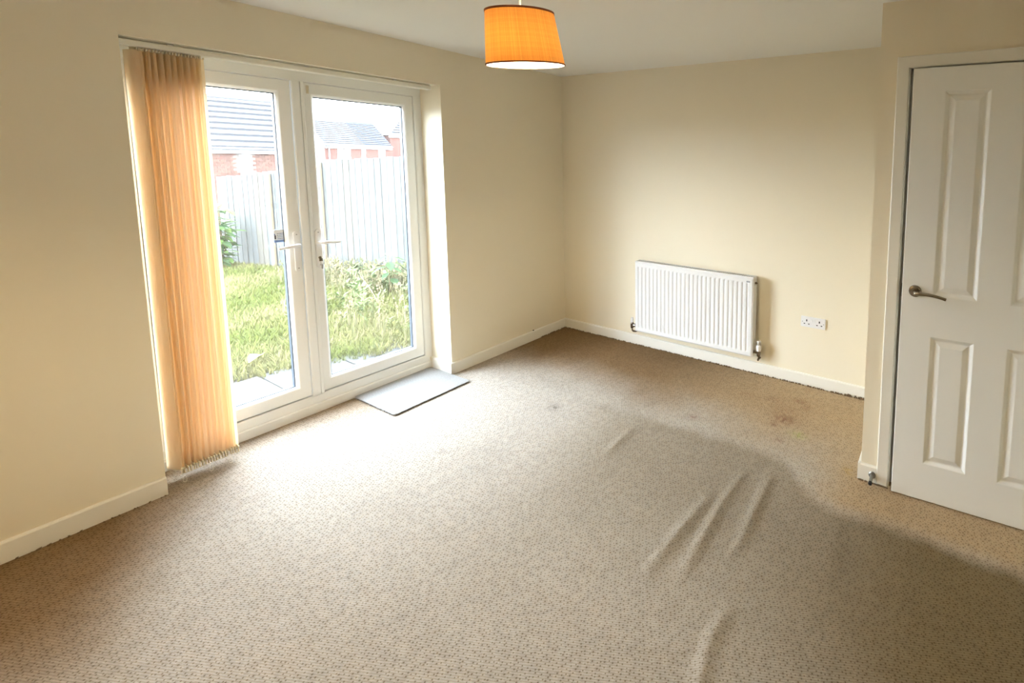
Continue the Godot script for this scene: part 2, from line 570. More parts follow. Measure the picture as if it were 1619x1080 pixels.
func french_doors() -> void:
	var u: Material = mats["upvc"]
	var D := thing("door_1", "white plastic french doors with two glazed leaves opening on the garden", "french doors")
	D.set_meta("kind", "structure")
	var m := Mb.new()
	m.ring(OPEN_FAR, OPEN_NEAR, 0.058, OPEN_TOP, [Vector2(0, -0.07), Vector2(0, 0), Vector2(0.045, 0), Vector2(0.0525, -0.004), Vector2(0.053, -0.028), Vector2(0.066, -0.028), Vector2(0.066, -0.07), Vector2(0, -0.07)], win_at)
	# the head is deeper than the sides
	m.box(Vector3(FRAME_X - 0.06, 2.0715, OPEN_FAR + 0.0015), Vector3(FRAME_X + 0.002, OPEN_TOP - 0.001, OPEN_NEAR - 0.0015), 0.003)
	part("outer_frame", m, u, D)
	m = Mb.new()
	m.box(Vector3(FRAME_X - 0.09, -0.005, OPEN_FAR), Vector3(FRAME_X + 0.013, 0.057, OPEN_NEAR), 0.006)
	part("threshold", m, u, D)
	m = Mb.new()
	m.box(Vector3(FRAME_X - 0.02, 0.06, OPEN_FAR + 0.05), Vector3(FRAME_X - 0.016, 2.08, OPEN_NEAR - 0.05))
	leaf(D, 1.8295, 2.4095, 1.9, 2.334, true)
	leaf(D, 1.162, 1.7785, 1.2295, 1.718, false)
	# the astragal that covers the meeting of the two leaves
	m = Mb.new()
	var pro := PackedVector2Array([Vector2(1.768, 0.0), Vector2(1.768, 0.006), Vector2(1.772, 0.009), Vector2(1.784, 0.010), Vector2(1.786, 0.005), Vector2(1.790, 0.005), Vector2(1.792, 0.012), Vector2(1.822, 0.012), Vector2(1.826, 0.009), Vector2(1.826, -0.03), Vector2(1.768, -0.03)])
	var lay := func(a: float, b: float, d: float) -> Vector3: return Vector3(FRAME_X + b, d, a)
	m.prism(pro, 0.112, 2.072, lay)
	part("astragal", m, u, D)

func leaf(D: Node3D, a0: float, a1: float, g0: float, g1: float, near: bool) -> void:
	var u: Material = mats["upvc"]
	var y0 := 0.1215
	var y1 := 2.069
	var gy0 := 0.206
	var gy1 := 1.987
	var m := Mb.new()
	# flat faces to a common inner rectangle, then the sloping bead down to the glass
	var i0 := g0 - 0.02
	var i1 := g1 + 0.02
	var j0 := gy0 - 0.02
	var j1 := gy1 + 0.02
	var F := 0.003
	for q in [[a0 + 0.003, i0, y0 + 0.003, y1 - 0.003], [i1, a1 - 0.003, y0 + 0.003, y1 - 0.003], [i0, i1, y0 + 0.003, j0], [i0, i1, j1, y1 - 0.003]]:
		m.quad(win_at(q[0], q[2], F), win_at(q[1], q[2], F), win_at(q[1], q[3], F), win_at(q[0], q[3], F), Vector3(1, 0, 0))
		m.quad(win_at(q[0], q[2], -0.06), win_at(q[1], q[2], -0.06), win_at(q[1], q[3], -0.06), win_at(q[0], q[3], -0.06), Vector3(-1, 0, 0))
	m.ring(a0, a1, y0, y1, [Vector2(0, -0.06), Vector2(0, F - 0.003), Vector2(0.003, F)], win_at)
	m.ring(i0, i1, j0, j1, [Vector2(0, F), Vector2(0.004, F - 0.001), Vector2(0.012, F - 0.007), Vector2(0.017, F - 0.015), Vector2(0.018, F - 0.02)], win_at)
	m.ring(i0, i1, j0, j1, [Vector2(0.012, -0.047), Vector2(0.0, -0.06)], win_at)
	var L := part("door_leaf", m, u, D)
	m = Mb.new()
	m.ring(g0 - 0.003, g1 + 0.003, gy0 - 0.003, gy1 + 0.003, [Vector2(0.0, -0.013), Vector2(0.004, -0.017), Vector2(0.005, -0.041), Vector2(-0.005, -0.046)], win_at)
	part("glazing_spacer", m, mats["gasket"], L)
	for d in [-0.018, -0.040]:
		m = Mb.new()
		m.quad(win_at(g0 - 0.006, gy0 - 0.006, d), win_at(g1 + 0.006, gy0 - 0.006, d), win_at(g1 + 0.006, gy1 + 0.006, d), win_at(g0 - 0.006, gy1 + 0.006, d), Vector3(1, 0, 0))
		part("glass_pane", m, mats["glass"], L)
	# handle: long plate and lever
	var hz := 1.851 if near else 1.748
	var sgn := 1.0 if near else -1.0
	var P := Mb.new()
	P.prism(rounded(hz, 1.0485, 0.0145, 0.124, 0.0144, 8), F, F + 0.007, win_at)
	P.prism(rounded(hz, 1.0485, 0.0125, 0.122, 0.0124, 8), F + 0.007, F + 0.009, win_at)
	part("handle_plate", P, mats["plastic white"], L)
	var pz := 1.849 if near else 1.752
	P = Mb.new()
	P.sweep([win_at(pz, 1.087, F + 0.006), win_at(pz, 1.088, F + 0.034), win_at(pz + sgn * 0.004, 1.089, F + 0.045), win_at(pz + sgn * 0.016, 1.0895, F + 0.051), win_at(pz + sgn * 0.045, 1.088, F + 0.052), win_at(pz + sgn * 0.078, 1.0835, F + 0.050), win_at(pz + sgn * 0.094, 1.0815, F + 0.049), win_at(pz + sgn * 0.097, 1.081, F + 0.049)],
		[Vector2(0.0095, 0.0095), Vector2(0.009, 0.009), Vector2(0.009, 0.009), Vector2(0.008, 0.0095), Vector2(0.0065, 0.009), Vector2(0.006, 0.0085), Vector2(0.0055, 0.008), Vector2(0.003, 0.005)], 14)
	part("lever_handle", P, mats["plastic white"], L)
	P = Mb.new()
	for y in [0.945, 1.152]:
		P.lathe([Vector2(0, 0.0008), Vector2(0.003, 0.0006), Vector2(0.0035, 0)], 10, Transform3D(Basis(Vector3(0, 0, 1), -PI / 2), win_at(hz, y, F + 0.009)))
	part("screw", P, mats["steel"], L)
	if not near:
		P = Mb.new()
		P.prism(PackedVector2Array(rounded(hz, 0.992, 0.0075, 0.0075, 0.0074, 6)), F + 0.0085, F + 0.0105, win_at)
		P.box(win_at(hz - 0.0045, 0.968, F + 0.0085), win_at(hz + 0.0045, 0.99, F + 0.0105), 0.001)
		part("lock_cylinder", P, mats["old brass"], L)
		P = Mb.new()
		P.box(win_at(1.744, 2.005, F), win_at(1.757, 2.055, F + 0.006), 0.002)
		P.box(win_at(1.747, 2.012, F + 0.006), win_at(1.754, 2.03, F + 0.010), 0.002)
		part("shoot_bolt", P, mat("yellowed plastic", c8(214, 204, 184), 0.5), L)

# ------------------------------------------------------------------ the panelled door
func panelled_door() -> void:
	var D := thing("door_2", "white moulded four panel interior door with a curved metal lever", "door")
	D.set_meta("kind", "structure")
	var w: Material = mats["door white"]
	# lining
	var m := Mb.new()
	m.box(Vector3(3.100, 0, PART_Z - 0.11), Vector3(3.108, 2.102, PART_Z + 0.001))
	m.box(Vector3(3.922, 0, PART_Z - 0.11), Vector3(3.93, 2.102, PART_Z + 0.001))
	m.box(Vector3(3.100, 2.094, PART_Z - 0.11), Vector3(3.93, 2.102, PART_Z + 0.001))
	m.box(Vector3(3.108, 0, PART_Z - 0.06), Vector3(3.122, 2.094, PART_Z - 0.035))
	m.box(Vector3(3.108, 2.08, PART_Z - 0.06), Vector3(3.93, 2.094, PART_Z - 0.035))
	part("door_lining", m, mats["white gloss"], D)
	# architrave
	m = Mb.new()
	var wall_at := func(a: float, b: float, d: float) -> Vector3: return Vector3(a, b, PART_Z + d)
	m.ring(3.048, 3.986, 0.0, 2.141, [Vector2(0, 0), Vector2(0, 0.013), Vector2(0.004, 0.016), Vector2(0.05, 0.014), Vector2(0.054, 0.011), Vector2(0.055, 0)], wall_at, true)
	part("architrave", m, mats["white gloss"], D)
	# leaf, very slightly ajar, hinged on the right
	var left := Vector3(3.1236, 0.006, 0.848)
	var dir := Vector3(cos(0.0367), 0, -sin(0.0367))
	var out := Vector3(sin(0.0367), 0, cos(0.0367))
	var at := func(a: float, b: float, d: float) -> Vector3: return left + dir * a + Vector3.UP * b + out * d
	var W := 0.764
	var H := 2.0715
	var cols := [[0.135, 0.318], [0.446, 0.629]]
	var rows := [[0.189, 0.825], [1.021, 1.966]]
	m = Mb.new()
	var xs := [0.0, 0.135, 0.318, 0.446, 0.629, W]
	var ys := [0.0, 0.189, 0.825, 1.021, 1.966, H]
	for i in 5:
		for j in 5:
			if i in [1, 3] and j in [1, 3]:
				continue
			var x0: float = xs[i] + (0.002 if i == 0 else 0.0)
			var x1: float = xs[i + 1] - (0.002 if i == 4 else 0.0)
			var q0: float = ys[j] + (0.002 if j == 0 else 0.0)
			var q1: float = ys[j + 1] - (0.002 if j == 4 else 0.0)
			m.quad(at.call(x0, q0, 0), at.call(x1, q0, 0), at.call(x1, q1, 0), at.call(x0, q1, 0), out)
	m.ring(0, W, 0, H, [Vector2(0.0, -0.035), Vector2(0, -0.002), Vector2(0.002, 0)], at)
	m.quad(at.call(0, 0, -0.035), at.call(W, 0, -0.035), at.call(W, H, -0.035), at.call(0, H, -0.035), -out)
	var L := part("door_leaf", m, w, D)
	for cpair in cols:
		for rpair in rows:
			m = Mb.new()
			m.ring(cpair[0], cpair[1], rpair[0], rpair[1], [Vector2(0, 0), Vector2(0.004, -0.0015), Vector2(0.014, -0.009), Vector2(0.018, -0.0105), Vector2(0.022, -0.0102), Vector2(0.042, -0.0035), Vector2(0.0455, -0.0028)], at)
			var k := 0.0455
			m.quad(at.call(cpair[0] + k, rpair[0] + k, -0.0028), at.call(cpair[1] - k, rpair[0] + k, -0.0028), at.call(cpair[1] - k, rpair[1] - k, -0.0028), at.call(cpair[0] + k, rpair[1] - k, -0.0028), out)
			part("door_panel", m, w, L)
	# handle
	var hx := 0.058
	var hy := 1.036
	var B := Basis(dir, out, dir.cross(out))
	m = Mb.new()
	m.lathe([Vector2(0.0285, 0), Vector2(0.0285, 0.003), Vector2(0.026, 0.0075), Vector2(0.020, 0.0095), Vector2(0.0, 0.0098)], 32, Transform3D(B, at.call(hx, hy, 0)))
	part("handle_rose", m, mats["chrome"], L)
	m = Mb.new()
	var pts := []
	var rad := []
	for k in 4:
		pts.append(at.call(hx, hy, [0.008, 0.03, 0.042, 0.049][k]))
		rad.append(Vector2([0.0105, 0.0095, 0.0095, 0.009][k], [0.0105, 0.0095, 0.0095, 0.009][k]))
	pts[3] = at.call(hx + 0.006, hy - 0.001, 0.048)
	for k in 9:
		var t := (k + 1) / 9.0
		pts.append(at.call(hx + 0.006 + 0.125 * t, hy + 0.004 * sin(t * 3.0) - 0.012 * t * t, 0.049 + 0.003 * sin(t * PI)))
		rad.append(Vector2(lerpf(0.009, 0.0042, sin(t * PI * 0.5)), lerpf(0.0095, 0.0068, sin(t * PI * 0.5))))
	m.sweep(pts, rad, 14)
	part("lever_handle", m, mats["chrome"], L)
	m = Mb.new()
	m.box(at.call(0.0, 1.0, -0.03), at.call(-0.004, 1.06, -0.006), 0.001)
	part("latch_plate", m, mats["old brass"], L)
	for y in [0.25, 1.05, 1.85]:
		m = Mb.new()
		m.sweep([at.call(W + 0.004, y - 0.04, 0.0), at.call(W + 0.004, y + 0.04, 0.0)], [Vector2(0.005, 0.005)], 10)
		part("hinge", m, mats["steel"], L)

# ------------------------------------------------------------------ outside
func garden() -> void:
	var gm := mat("garden soil", c8(46, 42, 28), 0.95)
	gm.uv1_triplanar = true
	gm.uv1_world_triplanar = true
	gm.uv1_scale = Vector3(0.6, 0.6, 0.6)
	gm.albedo_texture = noise_tex(0.03, 512, false)
	var m := Mb.new()
	var line := [[-0.33, -0.13], [-2.0, -0.13], [-5.0, -0.14], [-7.6, -0.16], [-9.0, -0.8], [-13.0, -2.6], [-60.0, -4.2]]
	for k in line.size() - 1:
		var a: Array = line[k]
		var b: Array = line[k + 1]
		m.quad(Vector3(a[0], a[1], -60), Vector3(b[0], b[1], -60), Vector3(b[0], b[1], 40), Vector3(a[0], a[1], 40), Vector3.UP)
	struct("ground", m, gm, "rough garden ground outside the french doors, falling away beyond the fence", "ground")
	# paving beside the threshold
	m = Mb.new()
	m.box(Vector3(-1.5, -0.16, -0.6), Vector3(-0.33, -0.122, 3.6))
	var P := struct("paving", m, mat("mortar bed", c8(120, 118, 110), 0.95), "bed of pale concrete paving slabs outside the threshold", "paving")
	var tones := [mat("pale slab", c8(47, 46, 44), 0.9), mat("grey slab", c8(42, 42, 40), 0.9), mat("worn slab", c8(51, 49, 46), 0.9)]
	for i in 2:
		for j in 9:
			m = Mb.new()
			var x := -0.94 - i * 0.56
			var z := -0.55 + j * 0.45
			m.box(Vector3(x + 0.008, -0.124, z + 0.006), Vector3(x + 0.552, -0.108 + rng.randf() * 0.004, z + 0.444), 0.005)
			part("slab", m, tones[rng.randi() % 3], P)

func brick_wall_tex() -> StandardMaterial3D:
	return mat("distant brick", c8(72, 44, 36), 0.9)

func houses() -> void:
	# the near house: its wall faces the room, its roof fills the left pane
	var H := thing("house", "red brick house with pale tiled roof seen through the left glass", "house", Vector3(-15.6, -3.0, -1.5))
	var o := Vector3(15.6, 3.0, 1.5)
	var x := -14.72
	var ey := 1.655
	var m := Mb.new()
	m.box(Vector3(-20.0, -3.0, -3.55), Vector3(x, ey, 1.6), 0.0, Transform3D(Basis(), o))
	part("wall", m, mat("mortar", c8(84, 76, 70), 0.95), H)
	var bs := Mb.new()
	var tones := [Color(0.062, 0.024, 0.016), Color(0.070, 0.027, 0.018), Color(0.054, 0.020, 0.014), Color(0.078, 0.032, 0.022)]
	for r in 34:
		var y := ey - 0.02 - (r + 1) * 0.06
		for k in 20:
			var z := -3.55 + k * 0.128 + (0.064 if r % 2 else 0.0)
			if z > -1.2:
				continue
			if y > 1.08 and z > -2.40 and z < -2.06:
				continue
			bs.tint = tones[rng.randi() % 4]
			bs.box(Vector3(x - 0.01, y + 0.006, z + 0.006), Vector3(x + 0.012, y + 0.060 - 0.004, z + 0.122), 0.0, Transform3D(Basis(), o))
	var bmat := mat("red brick", Color.WHITE, 0.9)
	bmat.vertex_color_use_as_albedo = true
	var b := part("bricks", bs, bmat, H)
	b.set_meta("kind", "stuff")
	m = Mb.new()
	m.ring(-2.32, -2.07, 0.9, ey - 0.06, [Vector2(0, -0.02), Vector2(0, 0.03), Vector2(0.05, 0.03), Vector2(0.05, -0.02)], func(a: float, c: float, d: float) -> Vector3: return o + Vector3(x + d, c, a))
	var wf := part("window", m, mats["upvc"], H)
	m = Mb.new()
	m.quad(o + Vector3(x + 0.015, 0.95, -2.27), o + Vector3(x + 0.015, 0.95, -2.12), o + Vector3(x + 0.015, ey - 0.11, -2.12), o + Vector3(x + 0.015, ey - 0.11, -2.27), Vector3(1, 0, 0))
	part("pane", m, mat("far glass", c8(120, 135, 140), 0.1), wf)
	m = Mb.new()
	m.box(o + Vector3(x, ey - 0.02, -3.7), o + Vector3(x + 0.10, ey + 0.09, 1.6))
	part("fascia", m, mats["upvc"], H)
	m = Mb.new()
	m.sweep([o + Vector3(x + 0.16, ey + 0.11, -3.7), o + Vector3(x + 0.16, ey + 0.11, 1.6)], [Vector2(0.045, 0.04)], 10)
	part("gutter", m, mat("gutter grey", c8(80, 84, 88), 0.5), H)
	roof(H, o, x + 0.12, ey + 0.13, x - 2.75, ey + 1.72, -3.7, 1.6, 9)
	# the farther terrace in the right pane
	var F := thing("house", "brick terrace with grey tiled roof and small windows above the fence", "house", Vector3(-38.7, -3.8, -15.6))
	o = Vector3(38.7, 3.8, 15.6)
	x = -38.7
	ey = 2.33
	m = Mb.new()
	var gable := PackedVector2Array([Vector2(x, -3.8), Vector2(x, ey), Vector2(x - 2.7, ey + 1.85), Vector2(x - 5.4, ey), Vector2(x - 5.4, -3.8)])
	m.prism(gable, -17.9, -13.42, func(a: float, c: float, d: float) -> Vector3: return o + Vector3(a, c, d))
	part("wall", m, brick_wall_tex(), F)
	m = Mb.new()
	m.box(o + Vector3(x, ey - 0.16, -17.85), o + Vector3(x + 0.12, ey + 0.02, -13.3))
	part("fascia", m, mats["upvc"], F)
	m = Mb.new()
	for s in [0.0]:
		m.sweep([o + Vector3(x + 0.1, ey + 0.0, -13.36), o + Vector3(x - 2.7, ey + 1.95, -13.36)], [Vector2(0.06, 0.10)], 6)
	part("barge_board", m, mats["upvc"], F)
	m = Mb.new()
	m.sweep([o + Vector3(x + 0.18, ey + 0.04, -17.85), o + Vector3(x + 0.18, ey + 0.04, -13.3)], [Vector2(0.07, 0.06)], 10)
	part("gutter", m, mats["gutter grey"], F)
	m = Mb.new()
	m.sweep([o + Vector3(x + 0.14, ey, -13.62), o + Vector3(x + 0.10, -3.8, -13.62)], [Vector2(0.05, 0.05)], 8)
	part("downpipe", m, mats["gutter grey"], F)
	for q in [[-14.97, -14.17, 2], [-15.97, -15.71, 1], [-17.34, -16.88, 1]]:
		m = Mb.new()
		m.ring(q[0], q[1], 1.1, ey - 0.22, [Vector2(0, -0.05), Vector2(0, 0.05), Vector2(0.07, 0.05), Vector2(0.07, -0.05)], func(a: float, c: float, d: float) -> Vector3: return o + Vector3(x + d, c, a))
		if q[2] == 2:
			var mid: float = (q[0] + q[1]) * 0.5
			m.box(o + Vector3(x, 1.1, mid - 0.05), o + Vector3(x + 0.05, ey - 0.22, mid + 0.05))
		var w2 := part("window", m, mats["upvc"], F)
		m = Mb.new()
		m.quad(o + Vector3(x + 0.02, 1.15, q[0] + 0.05), o + Vector3(x + 0.02, 1.15, q[1] - 0.05), o + Vector3(x + 0.02, ey - 0.27, q[1] - 0.05), o + Vector3(x + 0.02, ey - 0.27, q[0] + 0.05), Vector3(1, 0, 0))
		part("pane", m, mats["far glass"], w2)
	roof(F, o, x + 0.14, ey + 0.06, x - 2.7, ey + 2.02, -15.86, -13.38, 13, 0.0, mat("far tile", c8(62, 62, 64), 0.9))
	roof(F, o, x + 0.14, ey + 0.05, x - 2.7, ey + 1.99, -17.85, -15.86, 13, 0.0, mat("blue slate", c8(44, 48, 56), 0.9))
	# the taller house at the right edge of the glass
	var G := thing("house", "taller brick house with pale roof at the right edge of the right pane", "house", Vector3(-38.0, -3.8, -20.0))
	o = Vector3(38.0, 3.8, 20.0)
	x = -40.2
	ey = 3.4
	m = Mb.new()
	m.box(o + Vector3(x - 5.6, -3.8, -26.0), o + Vector3(x, ey, -18.52))
	part("wall", m, brick_wall_tex(), G)
	m = Mb.new()
	m.box(o + Vector3(x, ey - 0.14, -26.0), o + Vector3(x + 0.12, ey + 0.02, -18.45))
	part("fascia", m, mats["upvc"], G)
	m = Mb.new()
	m.sweep([o + Vector3(x + 0.18, ey + 0.05, -26.0), o + Vector3(x + 0.18, ey + 0.05, -18.45)], [Vector2(0.07, 0.06)], 10)
	part("gutter", m, mats["gutter grey"], G)
	roof(G, o, x + 0.14, ey + 0.06, x - 2.8, ey + 2.75, -26.0, -18.45, 12, 3.1)

func roof(H: Node3D, o: Vector3, x0: float, y0: float, x1: float, y1: float, z0: float, z1: float, n: int, hip := 0.0, tm: StandardMaterial3D = null) -> void:
	if tm == null:
		tm = mat("roof tile", c8(56, 57, 60), 0.85)
	var m := Mb.new()
	m.quad(o + Vector3(x0, y0 - 0.03, z0), o + Vector3(x0, y0 - 0.03, z1), o + Vector3(x1, y1 - 0.03, z1 - hip), o + Vector3(x1, y1 - 0.03, z0), Vector3(1, 1, 0))
	m.quad(o + Vector3(2 * x1 - x0, y0 - 0.03, z0), o + Vector3(2 * x1 - x0, y0 - 0.03, z1), o + Vector3(x1, y1 - 0.03, z1 - hip), o + Vector3(x1, y1 - 0.03, z0), Vector3(-1, 1, 0))
	if hip > 0.0:
		m.tri(o + Vector3(x0, y0 - 0.03, z1), o + Vector3(2 * x1 - x0, y0 - 0.03, z1), o + Vector3(x1, y1 - 0.03, z1 - hip), Vector3(0, 1, 1))
	var R := part("roof", m, tm, H)
	var up := Vector3(x1 - x0, y1 - y0, 0) / n
	var nor := Vector3(y1 - y0, x0 - x1, 0).normalized()
	var th := up.length() * (0.2 if n < 10 else 0.34)
	for k in n:
		m = Mb.new()
		var a := o + Vector3(x0, y0, z0) + up * k
		var e := Vector3(0, 0, z1 - z0 - hip * k / n)
		var e2 := Vector3(0, 0, z1 - z0 - hip * (k + 1) / n)
		var b := a + up * 1.02
		m.quad(a + nor * th, a + nor * th + e, b + e2, b, nor)
		m.quad(a - nor * 0.02, a - nor * 0.02 + e, a + nor * th + e, a + nor * th, -up)
		m.quad(a, a + nor * th, b, b - nor * 0.01, Vector3(0, 0, -1))
		m.quad(a + e, a + nor * th + e, b + e2, b - nor * 0.01 + e2, Vector3(0, 0, 1))
		part("tile_course", m, tm, R)
	m = Mb.new()
	m.sweep([o + Vector3(x1, y1 + 0.01, z0), o + Vector3(x1, y1 + 0.01, z1 - hip)], [Vector2(th * 1.2, th)], 8)
	part("ridge_tiles", m, tm, R)

func fence() -> void:
	var F := thing("fence", "weathered pale grey close-board garden fence running away from the house", "fence", Vector3(-4.8, -0.15, -0.2))
	var o := -F.position
	var grain := noise_tex(0.02, 256, false, 1.0, 4, 0.62)
	var tones := []
	for k in 4:
		var fm := mat("weathered board %d" % k, [c8(80, 81, 79), c8(84, 85, 82), c8(74, 76, 74), c8(86, 81, 71)][k], 0.9)
		fm.albedo_texture = grain
		fm.uv1_scale = Vector3(9, 0.7, 1)
		fm.uv1_offset = Vector3(k * 0.3, k * 0.37, 0)
		tones.append(fm)
	var p0 := Vector3(-7.22, 0, 0.335)
	var p1 := Vector3(-0.45, 0, -1.05)
	var d := (p1 - p0).normalized()
	var nrm := Vector3(-d.z, 0, d.x)
	var L := (p1 - p0).length()
	var n := int(L / 0.118)
	for i in n:
		var s := i * 0.118
		var c := p0 + d * (s + 0.059)
		var top := 1.243 + (c.x + 7.2) * 0.108 if c.x < -5.42 else 1.545 + (c.x + 5.04) * 0.062
		top += rng.randf_range(-0.012, 0.012)
		var m := Mb.new()
		var lift := rng.randf_range(0.0, 0.003)
		var xf := Transform3D(Basis(d, Vector3.UP, nrm), o + c + nrm * lift)
		# feather-edged: one side thicker, overlapping the next
		var poly := PackedVector2Array([Vector2(-0.062, 0.0), Vector2(0.062, 0.0), Vector2(0.062, 0.013), Vector2(-0.062, 0.008)])
		m.prism(poly, -0.15, top, func(a: float, b: float, h: float) -> Vector3: return xf * Vector3(a, h, b))
		m.t.clear()
		for p in m.v:
			m.t.push_back(Vector2((p - o).dot(d) + i * 0.37, (p - o).y + i * 0.71))
		part("board", m, tones[[0, 1, 2, 0, 1, 3, 1, 2][rng.randi() % 8]], F)
	for y in [0.15, 0.72, 1.18]:
		var m := Mb.new()
		m.box(Vector3(0, y - 0.04, -0.055), Vector3(L, y + 0.04, -0.012), 0.005, Transform3D(Basis(d, Vector3.UP, nrm), o + p0))
		part("rail", m, tones[3], F)
	for s in [0.05, 2.15, 4.4, 6.6]:
		var c: Vector3 = p0 + d * s
		var m := Mb.new()
		var top: float = 1.25 + s * 0.095
		m.box(Vector3(-0.045, -0.3, -0.11), Vector3(0.045, top, -0.02), 0.006, Transform3D(Basis(d, Vector3.UP, nrm), o + c))
		part("post", m, tones[3], F)
	# the two tan battens on the garden side
	for q in [[-6.02, 1.34], [-4.97, 1.53]]:
		var t: float = (q[0] - p0.x) / d.x
		var m := Mb.new()
		m.box(Vector3(-0.03, -0.2, 0.022), Vector3(0.03, q[1], 0.055), 0.004, Transform3D(Basis(d, Vector3.UP, nrm), o + p0 + d * t))
		part("batten", m, mat("tan timber", c8(100, 88, 70), 0.85), F, "newer tan timber batten")

# ------------------------------------------------------------------ pendant lamp
func pendant(base: Vector3, label: String, energy: float, tone: Color) -> void:
	var P := thing("pendant_lamp", label, "lamp", base)
	var B := Basis(Vector3(1, 0, 0), 0.129) * Basis(Vector3(0, 0, 1), -0.008)      # the shade hangs a little askew
	var r0 := 0.140
	var r1 := 0.119
	var h := 0.193
	var fabric := mat("orange linen shade", c8(244, 186, 98), 0.9)
	fabric.backlight_enabled = true
	fabric.backlight = Color(0.7, 0.64, 0.56)
	var weave := noise_tex(0.25, 256, false, 1.0, 2)
	fabric.albedo_texture = weave_texture()
	fabric.uv1_scale = Vector3(8, 4, 1)
	var m := Mb.new()
	var seg := 64
	for i in seg:
		var a := TAU * i / seg
		var b := TAU * (i + 1) / seg
		var da := Vector3(cos(a), 0, sin(a))
		var db := Vector3(cos(b), 0, sin(b))
		var q := [B * (da * r0), B * (db * r0), B * (db * r1 + Vector3.UP * h), B * (da * r1 + Vector3.UP * h)]
		var was := m.t.size()
		m.smooth_quad(q, [B * da, B * db, B * db, B * da])
		for k in range(was, m.t.size()):
			var p := B.inverse() * m.v[k]
			var ang := atan2(p.z, p.x)
			if i == seg / 2 - 1 and ang < 0: ang += TAU
			if i == seg / 2 and ang > 3.1: ang -= TAU
			m.t[k] = Vector2(ang / TAU + 0.5, p.y / h)
	part("lamp_shade", m, fabric, P, "orange woven fabric drum shade, glowing")
	var lining := mat("shade lining", c8(250, 244, 230), 0.8)
	lining.backlight_enabled = true
	lining.backlight = Color(0.5, 0.49, 0.46)
	m = Mb.new()
	m.lathe([Vector2(r1 - 0.002, h), Vector2(r0 - 0.002, 0)], 64, Transform3D(B, Vector3.ZERO))
	part("lining", m, lining, P)
	m = Mb.new()
	m.lathe([Vector2(r0 - 0.003, -0.001), Vector2(r0 + 0.0015, -0.001), Vector2(r0 + 0.0015, 0.004), Vector2(r0 + 0.0003, 0.0045)], 64, Transform3D(B, Vector3.ZERO))
	part("trim_band", m, mat("brown binding", c8(120, 62, 28), 0.8), P)
	m = Mb.new()
	m.lathe([Vector2(r1 + 0.0005, h - 0.006), Vector2(r1 + 0.0018, h - 0.006), Vector2(r1 + 0.0018, h + 0.001), Vector2(r1 - 0.003, h + 0.001)], 64, Transform3D(B, Vector3.ZERO))
	part("trim_band", m, mat("brown binding", c8(120, 62, 28), 0.8), P)
	var top := B * (Vector3.UP * (h - 0.012))
	m = Mb.new()
	for k in 3:
		var a := TAU * k / 3 + 0.4
		m.sweep([top + B * Vector3(cos(a), 0, sin(a)) * 0.02, B * (Vector3(cos(a), 0, sin(a)) * (r1 - 0.002) + Vector3.UP * (h - 0.002))], [Vector2(0.0015, 0.0015)], 6)
	part("shade_ring", m, mats["plastic white"], P)
	m = Mb.new()
	m.lathe([Vector2(0.0, -0.055), Vector2(0.019, -0.055), Vector2(0.02, -0.01), Vector2(0.016, 0.012), Vector2(0.005, 0.03), Vector2(0, 0.03)], 20, Transform3D(Basis(), top))
	part("lamp_holder", m, mats["plastic white"], P)
	m = Mb.new()
	m.sweep([top + Vector3(0, 0.02, 0), Vector3(top.x, CEIL - base.y - 0.02, top.z)], [Vector2(0.0035, 0.0035)], 8)
	part("cable", m, mat("cable white", c8(236, 230, 214), 0.5), P)
	m = Mb.new()
	m.lathe([Vector2(0.0, -0.03), Vector2(0.012, -0.03), Vector2(0.036, -0.022), Vector2(0.04, -0.006), Vector2(0.04, 0)], 28, Transform3D(Basis(), Vector3(top.x, CEIL - base.y, top.z)))
	part("ceiling_rose", m, mats["plastic white"], P)
	var glow := mat("warm bulb", c8(255, 244, 220), 0.4)
	glow.emission_enabled = true
	glow.emission = c8(255, 232, 190)
	glow.emission_energy_multiplier = 3.0
	var bc := top + Vector3(0, -0.108, 0)
	m = Mb.new()
	var prof := []
	for k in 13:
		var a := -PI / 2 + PI * k / 12.0
		prof.append(Vector2(0.03 * cos(a) if k < 9 else maxf(0.03 * cos(a), 0.012), 0.03 * sin(a)))
	prof.append(Vector2(0.012, 0.045))
	m.lathe(prof, 24, Transform3D(Basis(), bc))
	part("bulb", m, glow, P)
	var L := OmniLight3D.new()
	L.name = "pendant_light_%d" % roundi(base.z)
	L.position = base + bc
	L.light_color = tone
	L.light_energy = energy
	L.light_size = 0.028
	L.omni_range = 12.0
	L.omni_attenuation = 2.0
	L.shadow_enabled = true
	add_child(L)

func weave_texture() -> ImageTexture:
	var n := 256
	var r := RandomNumberGenerator.new()
	r.seed = 5
	var rowv := []
	var colv := []
	for i in n:
		rowv.append(r.randf_range(-0.08, 0.08))
		colv.append(r.randf_range(-0.08, 0.08))
	var im := Image.create_empty(n, n, false, Image.FORMAT_RGB8)
	for y in n:
		for x in n:
			var s: float = 0.9 + rowv[y / 2 * 2] + colv[x / 2 * 2] + r.randf_range(-0.05, 0.05)
			im.set_pixel(x, y, Color(s, s, s))
	return ImageTexture.create_from_image(im)

